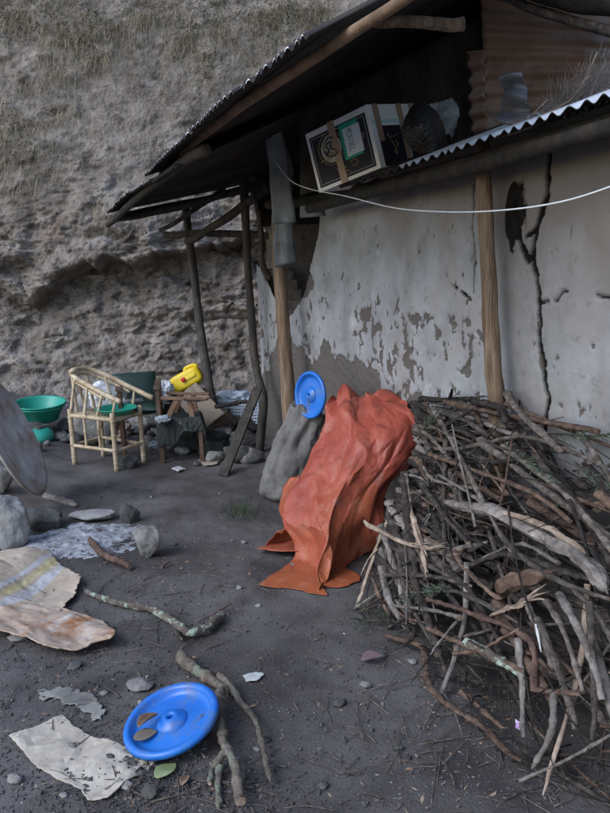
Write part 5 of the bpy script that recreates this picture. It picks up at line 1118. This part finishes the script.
# stones carrying the crate
for i, (px, py, s, zz_) in enumerate([(214, 432, .10, 0), (232, 434, .11, 0), (252, 432, .10, 0), (224, 445, .10, 0), (244, 450, .11, 0), (236, 460, .09, 0), (250, 462, .08, 0), (214, 455, .08, 0)]):
    rock(G(px, py), (s*1.3, s, s*1.0), MT['rock_dark'] if i % 3 else MT['rock'], ['brown stone under the left end of the plastic crate', 'dark stone under the middle of the plastic crate', 'stone under the right end of the plastic crate', 'stone in front of the crate beside the carton', 'round stone right of the leaning plank', 'dark stone at the foot of the leaning plank', 'small stone by the dark corner post', 'flat stone under the small carton'][i], 400+i)
blob('cloth_bundle', G(114, 447)+[.02, .15, .12], (.11, .07, .085), M('pinkish_rag', [(.26, .20, .18), (.42, .35, .32)], 9, .8, .2, 40), 'pale pinkish rag bundle seen between the legs of the bamboo chair', 'rag', 21, .3)
blob('plastic_bag', D(150, 412, 6.5), (.08, .06, .045), MT['bag'], 'small white bag beside the arm of the green padded chair', 'bag', 22, .35)
blob('cloth_bundle', G(156, 455)+[0, .25, .04], (.10, .06, .035), M('blue_grey_rag', [(.16, .2, .24), (.3, .34, .4)], 9, .8, .2, 40), 'blue grey rag on the ground behind the leg of the low table', 'rag', 23, .3)
tag(ground_sheet('cardboard_piece', [(196, 462), (214, 456), (222, 459), (218, 466), (204, 468)], MT['card_dull'], lambda X, Y: .01+.01*crease(X*9, Y*9, 3), n=50, jag=2), 'small scrap of cardboard on the ground left of the leaning plank', 'cardboard')
tag(ground_sheet('paper_scrap', [(170, 470), (180, 467), (186, 470), (178, 474)], M('white_scrap', [(.4, .4, .41), (.55, .55, .56)], 9, .8, .2), lambda X, Y: .006+.006*crease(X*19, Y*19, 3), n=30, jag=2, solid=.002), 'small white scrap on the ground in front of the low table', 'paper')
# ---- planks leaning by the corner
p1, p2 = D(258, 388, 6.3), G(223, 476, .0); pl = thing('leaning_plank', tuple(p2), 'dark plank leaning diagonally against the corner post', 'plank'); plank(pl, 'plank', p2, p1, .075, .028, MT['pole_dark'], side=(1, .2, .4))
a, b = D(203, 404, 6.75), D(240, 402, 6.45); branch('rail_stick', 'dark stick lying level in front of the plastic crate', 'stick', [([D(216, 407, 6.6), D(232, 404, 6.5), D(247, 402, 6.4)], .018, .018)], MT['bark_dark'], seed=71)
branch('bent_stick', 'thin dark crooked stick lying over the stool', 'stick', [([D(185, 399, 6.25), D(200, 400, 6.22), D(215, 396, 6.2), D(221, 398, 6.2)], .008, .006)], MT['bark_dark'], seed=72)

# ---- carton on the low roof
bx = thing('cardboard_box', tuple(D(350, 188, 4.6)), 'taped white and black printed cardboard box resting on the low roof edge', 'box')
yb_ = PW(381, 168, .10)[1]; P0, P1, P2, P3 = D(381, 168, yb_), D(319, 193, yb_+.36), D(369, 103, yb_), D(431, 152, yb_+.14)
ea = P1-P0; La = np.linalg.norm(ea); ea /= La; ec = P2-P0; ec = ec-ea*(ec@ea); Lc = np.linalg.norm(P2-P0); ec /= np.linalg.norm(ec); ebx = np.cross(ea, ec)
if ebx@(P3-P0) < 0: ebx = -ebx
Lb = .30
for _k in np.arange(.2, .9, .01):
    if proj(P0+ebx*_k)[0] < 430: Lb = _k
MT['boxwhite'] = M('white_carton', [(.66, .67, .70), (.78, .79, .81), (.84, .85, .87)], 4, .6, .1, 40)
MT['boxblack'] = M('black_print', [(.010, .010, .015), (.02, .02, .028), (.035, .035, .05)], 5, .6, .1, 40)
MT['gold'] = M('gold_print', [(.28, .24, .12), (.36, .31, .17)], 9, .6, 0)
MT['tape'] = M('brown_tape', [(.30, .20, .14), (.38, .27, .20)], 7, .4, .1, 30, spec=.5)
MT['labelgreen'] = M('green_label', [(.02, .30, .20), (.03, .38, .26)], 7, .6, 0)
MT['labelwhite'] = M('white_label', [(.60, .66, .74), (.68, .73, .8)], 7, .6, 0)
MT['ink'] = M('blue_ink', [(.06, .10, .18), (.10, .14, .22)], 7, .6, 0)
MT['cyan'] = M('cyan_print', [(.40, .62, .62), (.5, .68, .68)], 20, .6, 0)
mb = MB(); mb.box(P0+ea*La/2+ec*Lc/2+ebx*Lb/2, ea*La/2, ebx*Lb/2, ec*Lc/2); mb.build('body', MT['boxwhite'], bx, smooth=False, bevel=.004)
def fcs(face, u, v, h=.002):                 # point on a face; front: u from left; side: u from the near corner; v from the bottom
    if face == 'f': return P0+ea*La*(1-u)+ec*Lc*v-ebx*h
    return P0+ebx*Lb*u+ec*Lc*v-ea*h
def patch(name, face, u0, u1, v0, v1, mat, h=.002, skew=0.0):
    mb = MB(); mb.add([fcs(face, u0, v0, h), fcs(face, u1, v0, h), fcs(face, u1+skew, v1, h), fcs(face, u0+skew, v1, h), fcs(face, u0, v0, -.001), fcs(face, u1, v0, -.001), fcs(face, u1+skew, v1, -.001), fcs(face, u0+skew, v1, -.001)], [(0, 1, 2, 3), (0, 4, 5, 1), (1, 5, 6, 2), (2, 6, 7, 3), (3, 7, 4, 0)]); return mb.build(name, mat, bx, smooth=False)
def line(name, face, pts, mat, r=.003, h=.004, n=40, closed=False):
    q = smooth_path([fcs(face, a, b, h) for a, b in pts], n); mb = MB(); mb.tube(q, r, 6, flat=.6); return mb.build(name, mat, bx)
patch('print_panel', 'f', .05, .95, .06, .90, MT['boxblack']); 
for q in ([(.08, .10), (.08, .86)], [(.92, .10), (.92, .86)], [(.08, .86), (.92, .86)], [(.08, .10), (.92, .10)]): line('print_frame', 'f', q, MT['labelwhite'], .0016, .0025, 6)
th = np.linspace(0, 2*math.pi, 30); C0 = (.36, .60)
disc = [fcs('f', C0[0]+.165*math.cos(t), C0[1]+.225*math.sin(t), .003) for t in th[:-1]]; mb = MB(); mb.add(disc, [tuple(range(len(disc)))]); mb.build('emblem', M('emblem_cream', [(.20, .19, .15), (.42, .40, .33)], 26, .6, 0, pos=[.42, .52]), bx, smooth=False)
line('emblem_ring', 'f', [(C0[0]+.20*math.cos(t), C0[1]+.26*math.sin(t)) for t in th], MT['gold'], .0024, .004, 60)
for q in ([(.26, .52), (.32, .58), (.30, .68), (.38, .70), (.36, .60), (.44, .55)], [(.25, .60), (.30, .50), (.40, .47), (.46, .52)], [(.30, .74), (.36, .78), (.42, .74)]): line('emblem_figure', 'f', q, MT['boxblack'], .006, .0045)
for q in ([(.16, .44), (.20, .48), (.24, .42), (.28, .47), (.27, .40)], [(.40, .28), (.44, .21), (.52, .10), (.58, .12), (.53, .17), (.49, .12)], [(.38, .25), (.47, .27), (.52, .22), (.47, .22)], [(.60, .26), (.66, .30), (.71, .24), (.66, .19), (.62, .23)], [(.80, .58), (.84, .52), (.88, .62), (.83, .60)]): line('script_mark', 'f', q, MT['gold'], .0034, .004)
patch('tape', 'f', .40, .50, -.01, 1.01, MT['tape'], .0052, skew=-.02)
patch('label', 'f', .54, .82, .32, .88, MT['labelgreen'], .0060, .0); patch('label_paper', 'f', .59, .84, .36, .80, MT['labelwhite'], .0085)
def strokes(o_u, o_v, du, dv, ch):            # little block capitals, written down the label
    S = {'M': [[(0, 0), (0, 1), (.5, .4), (1, 1), (1, 0)]], 'C': [[(1, 1), (0, 1), (0, 0), (1, 0)]], 'I': [[(.5, 0), (.5, 1)]], 'X': [[(0, 0), (1, 1)], [(0, 1), (1, 0)]], 'B': [[(0, 0), (0, 1), (.9, .8), (.1, .5), (1, .25), (0, 0)]], 'L': [[(0, 1), (0, 0), (1, 0)]]}[ch]
    for s in S:
        for p, q in zip(s[:-1], s[1:]): line('label_text', 'f', [(o_u+p[1]*du, o_v-p[0]*dv), (o_u+q[1]*du, o_v-q[0]*dv)], MT['ink'], .0020, .0098, 4)
for k, c_ in enumerate('MCXIXCL'): strokes(.65, .77-k*.052, .075, .038, c_)
patch('print_panel', 's', .10, .55, .02, .66, MT['boxblack']); patch('print_band', 's', .03, .98, .70, .76, MT['cyan'])
patch('print_panel', 's', .68, .97, .02, .66, MT['boxblack'])
for q in ([(.26, .54), (.32, .40), (.38, .30), (.42, .36), (.38, .42)], [(.24, .50), (.36, .48), (.46, .52)], [(.33, .24), (.36, .28), (.39, .24), (.36, .20), (.33, .24)]): line('script_mark', 's', q, MT['gold'], .0034, .004)
for u in (.14, .60, .86): patch('tape', 's', u-.05, u+.05, .42 if u < .2 else .02, 1.0, MT['tape'], .0055)
# soot blackened crumpled tin and a clear bag beside the box
MT['crumple'] = overlay(M('scorched_tin', [(.02, .018, .017), (.05, .045, .042), (.13, .12, .115)], 6, .42, .2, 40, metal=.3, spec=.6), (.30, .28, .27), 6, .62, .74)
cs = [D(408, 108, 4.14), D(437, 114, 4.28), D(412, 148, 4.14), D(444, 152, 4.23)]
C = [[D(405, 118, 4.18), D(402, 132, 4.16), D(412, 150, 4.14)], [D(413, 106, 4.14), D(416, 126, 4.00), D(424, 153, 4.08)], [D(424, 103, 4.16), D(430, 126, 4.02), D(436, 150, 4.08)], [D(437, 112, 4.23), D(444, 128, 4.18), D(447, 145, 4.18)]]
X = wrinkle(up2(C, 46, 46), 1.09, 180, .02, .3, .03, 4, 5); mb = MB(); mb.grid(X); tag(mb.build('crumpled_tin', MT['crumple'], solid=.002), 'crumpled soot black piece of tin leaning on the printed box', 'scrap metal')
C = [[D(426, 105, 4.48), D(430, 118, 4.48), D(436, 140, 4.48)], [D(440, 102, 4.48), D(446, 114, 4.42), D(448, 134, 4.48)], [D(452, 98, 4.53), D(459, 112, 4.48), D(452, 138, 4.53)]]
X = wrinkle(up2(C, 30, 30), 1.09, 150, .02, .3, .02, 4, 9); mb = MB(); mb.grid(X); tag(mb.build('plastic_wrap', M('grey_plastic', [(.16, .17, .18), (.30, .32, .34), (.5, .52, .55)], 9, .3, .2, 40, spec=.6), solid=.001), 'crumpled pale grey plastic behind the black tin', 'plastic')
C = [[D(498, 78, 3.5), D(504, 95, 3.47), D(494, 122, 3.45)], [D(511, 73, 3.47), D(515, 95, 3.42), D(512, 126, 3.4)], [D(522, 72, 3.45), D(528, 98, 3.4), D(528, 121, 3.36)]]
P = up2(C, 24, 60)
j = np.linspace(0, 1, 60)[None, :, None]; P = P+unit(np.array([-.5, -1, .1]))*.022*np.sin(j*2*math.pi*2.4)
mb = MB(); mb.grid(P); tag(mb.build('scrap_sheet', overlay(M('scrap_iron', [(.06, .06, .065), (.12, .12, .13), (.22, .22, .235)], 5, .5, .2, 40, metal=.4), (.15, .10, .08), 6, .56, .7), solid=.002), 'bent dark corrugated scrap standing before the rusty sheet', 'scrap metal')
# brush lying on the low roof at the right
mb = MB(); rg = random.Random(3)
for i in range(750):
    px, py = rg.uniform(545, 680), 0; t = (px-545)/90; py = rg.uniform(112-62*min(1, t), 118)
    p = D(px, py, 3.35-.5*t*.3+rg.uniform(-.15, .15)); th_ = rg.gauss(.9, .5); L = rg.uniform(.05, .16); d = np.array([math.cos(th_)*.9, rg.gauss(0, .4), math.sin(th_)])*L
    mb.tube([p-d, p+[0, 0, rg.gauss(0, .01)], p+d], [.0014, .0012, .0008], 4)
tag(mb.build('brush_heap', MT['bare_grey'], smooth=False), kind='stuff', label='dry thin brush heaped on the low roof at the right', cat='brush')
branch('dry_stalk', 'long dry bent stalk lying over the rusty sheet', 'stalk', [([D(528, 119, 3.25), D(560, 105, 3.2), D(582, 85, 3.2), D(597, 52, 3.25)], .0045, .003)], MT['bare'], seed=81, sides=6, jit=.003, knots=False)
branch('dry_stalk', 'lower dry stalk curving along the low roof edge', 'stalk', [([D(527, 122, 3.2), D(552, 112, 3.15), D(575, 98, 3.15), D(590, 75, 3.2)], .004, .0025)], MT['bare'], seed=82, sides=6, jit=.003, knots=False)
branch('dry_stalk', 'short pale stalk tip beside the dark corrugated scrap', 'stalk', [([D(529, 118, 3.22), D(548, 99, 3.25)], .004, .003)], MT['bare'], seed=83, sides=6, jit=.002, knots=False)
# ---- the white wire
mb = MB(); q = smooth_path([D(276, 162, 5.2), D(290, 180, 5.0), D(310, 189, 4.75), D(345, 196, 4.3), D(395, 208, 3.75), (D(450, 212, 3.25)), D(505, 210, 2.85), D(560, 202, 2.55), D(612, 186, 2.3), D(660, 165, 2.1)], 80)
mb.tube(q, .0028, 8); tag(mb.build('clothes_line', M('white_cord', [(.62, .64, .66), (.74, .76, .78)], 30, .5, 0)), 'thin white line sagging across the front of the wall', 'line')
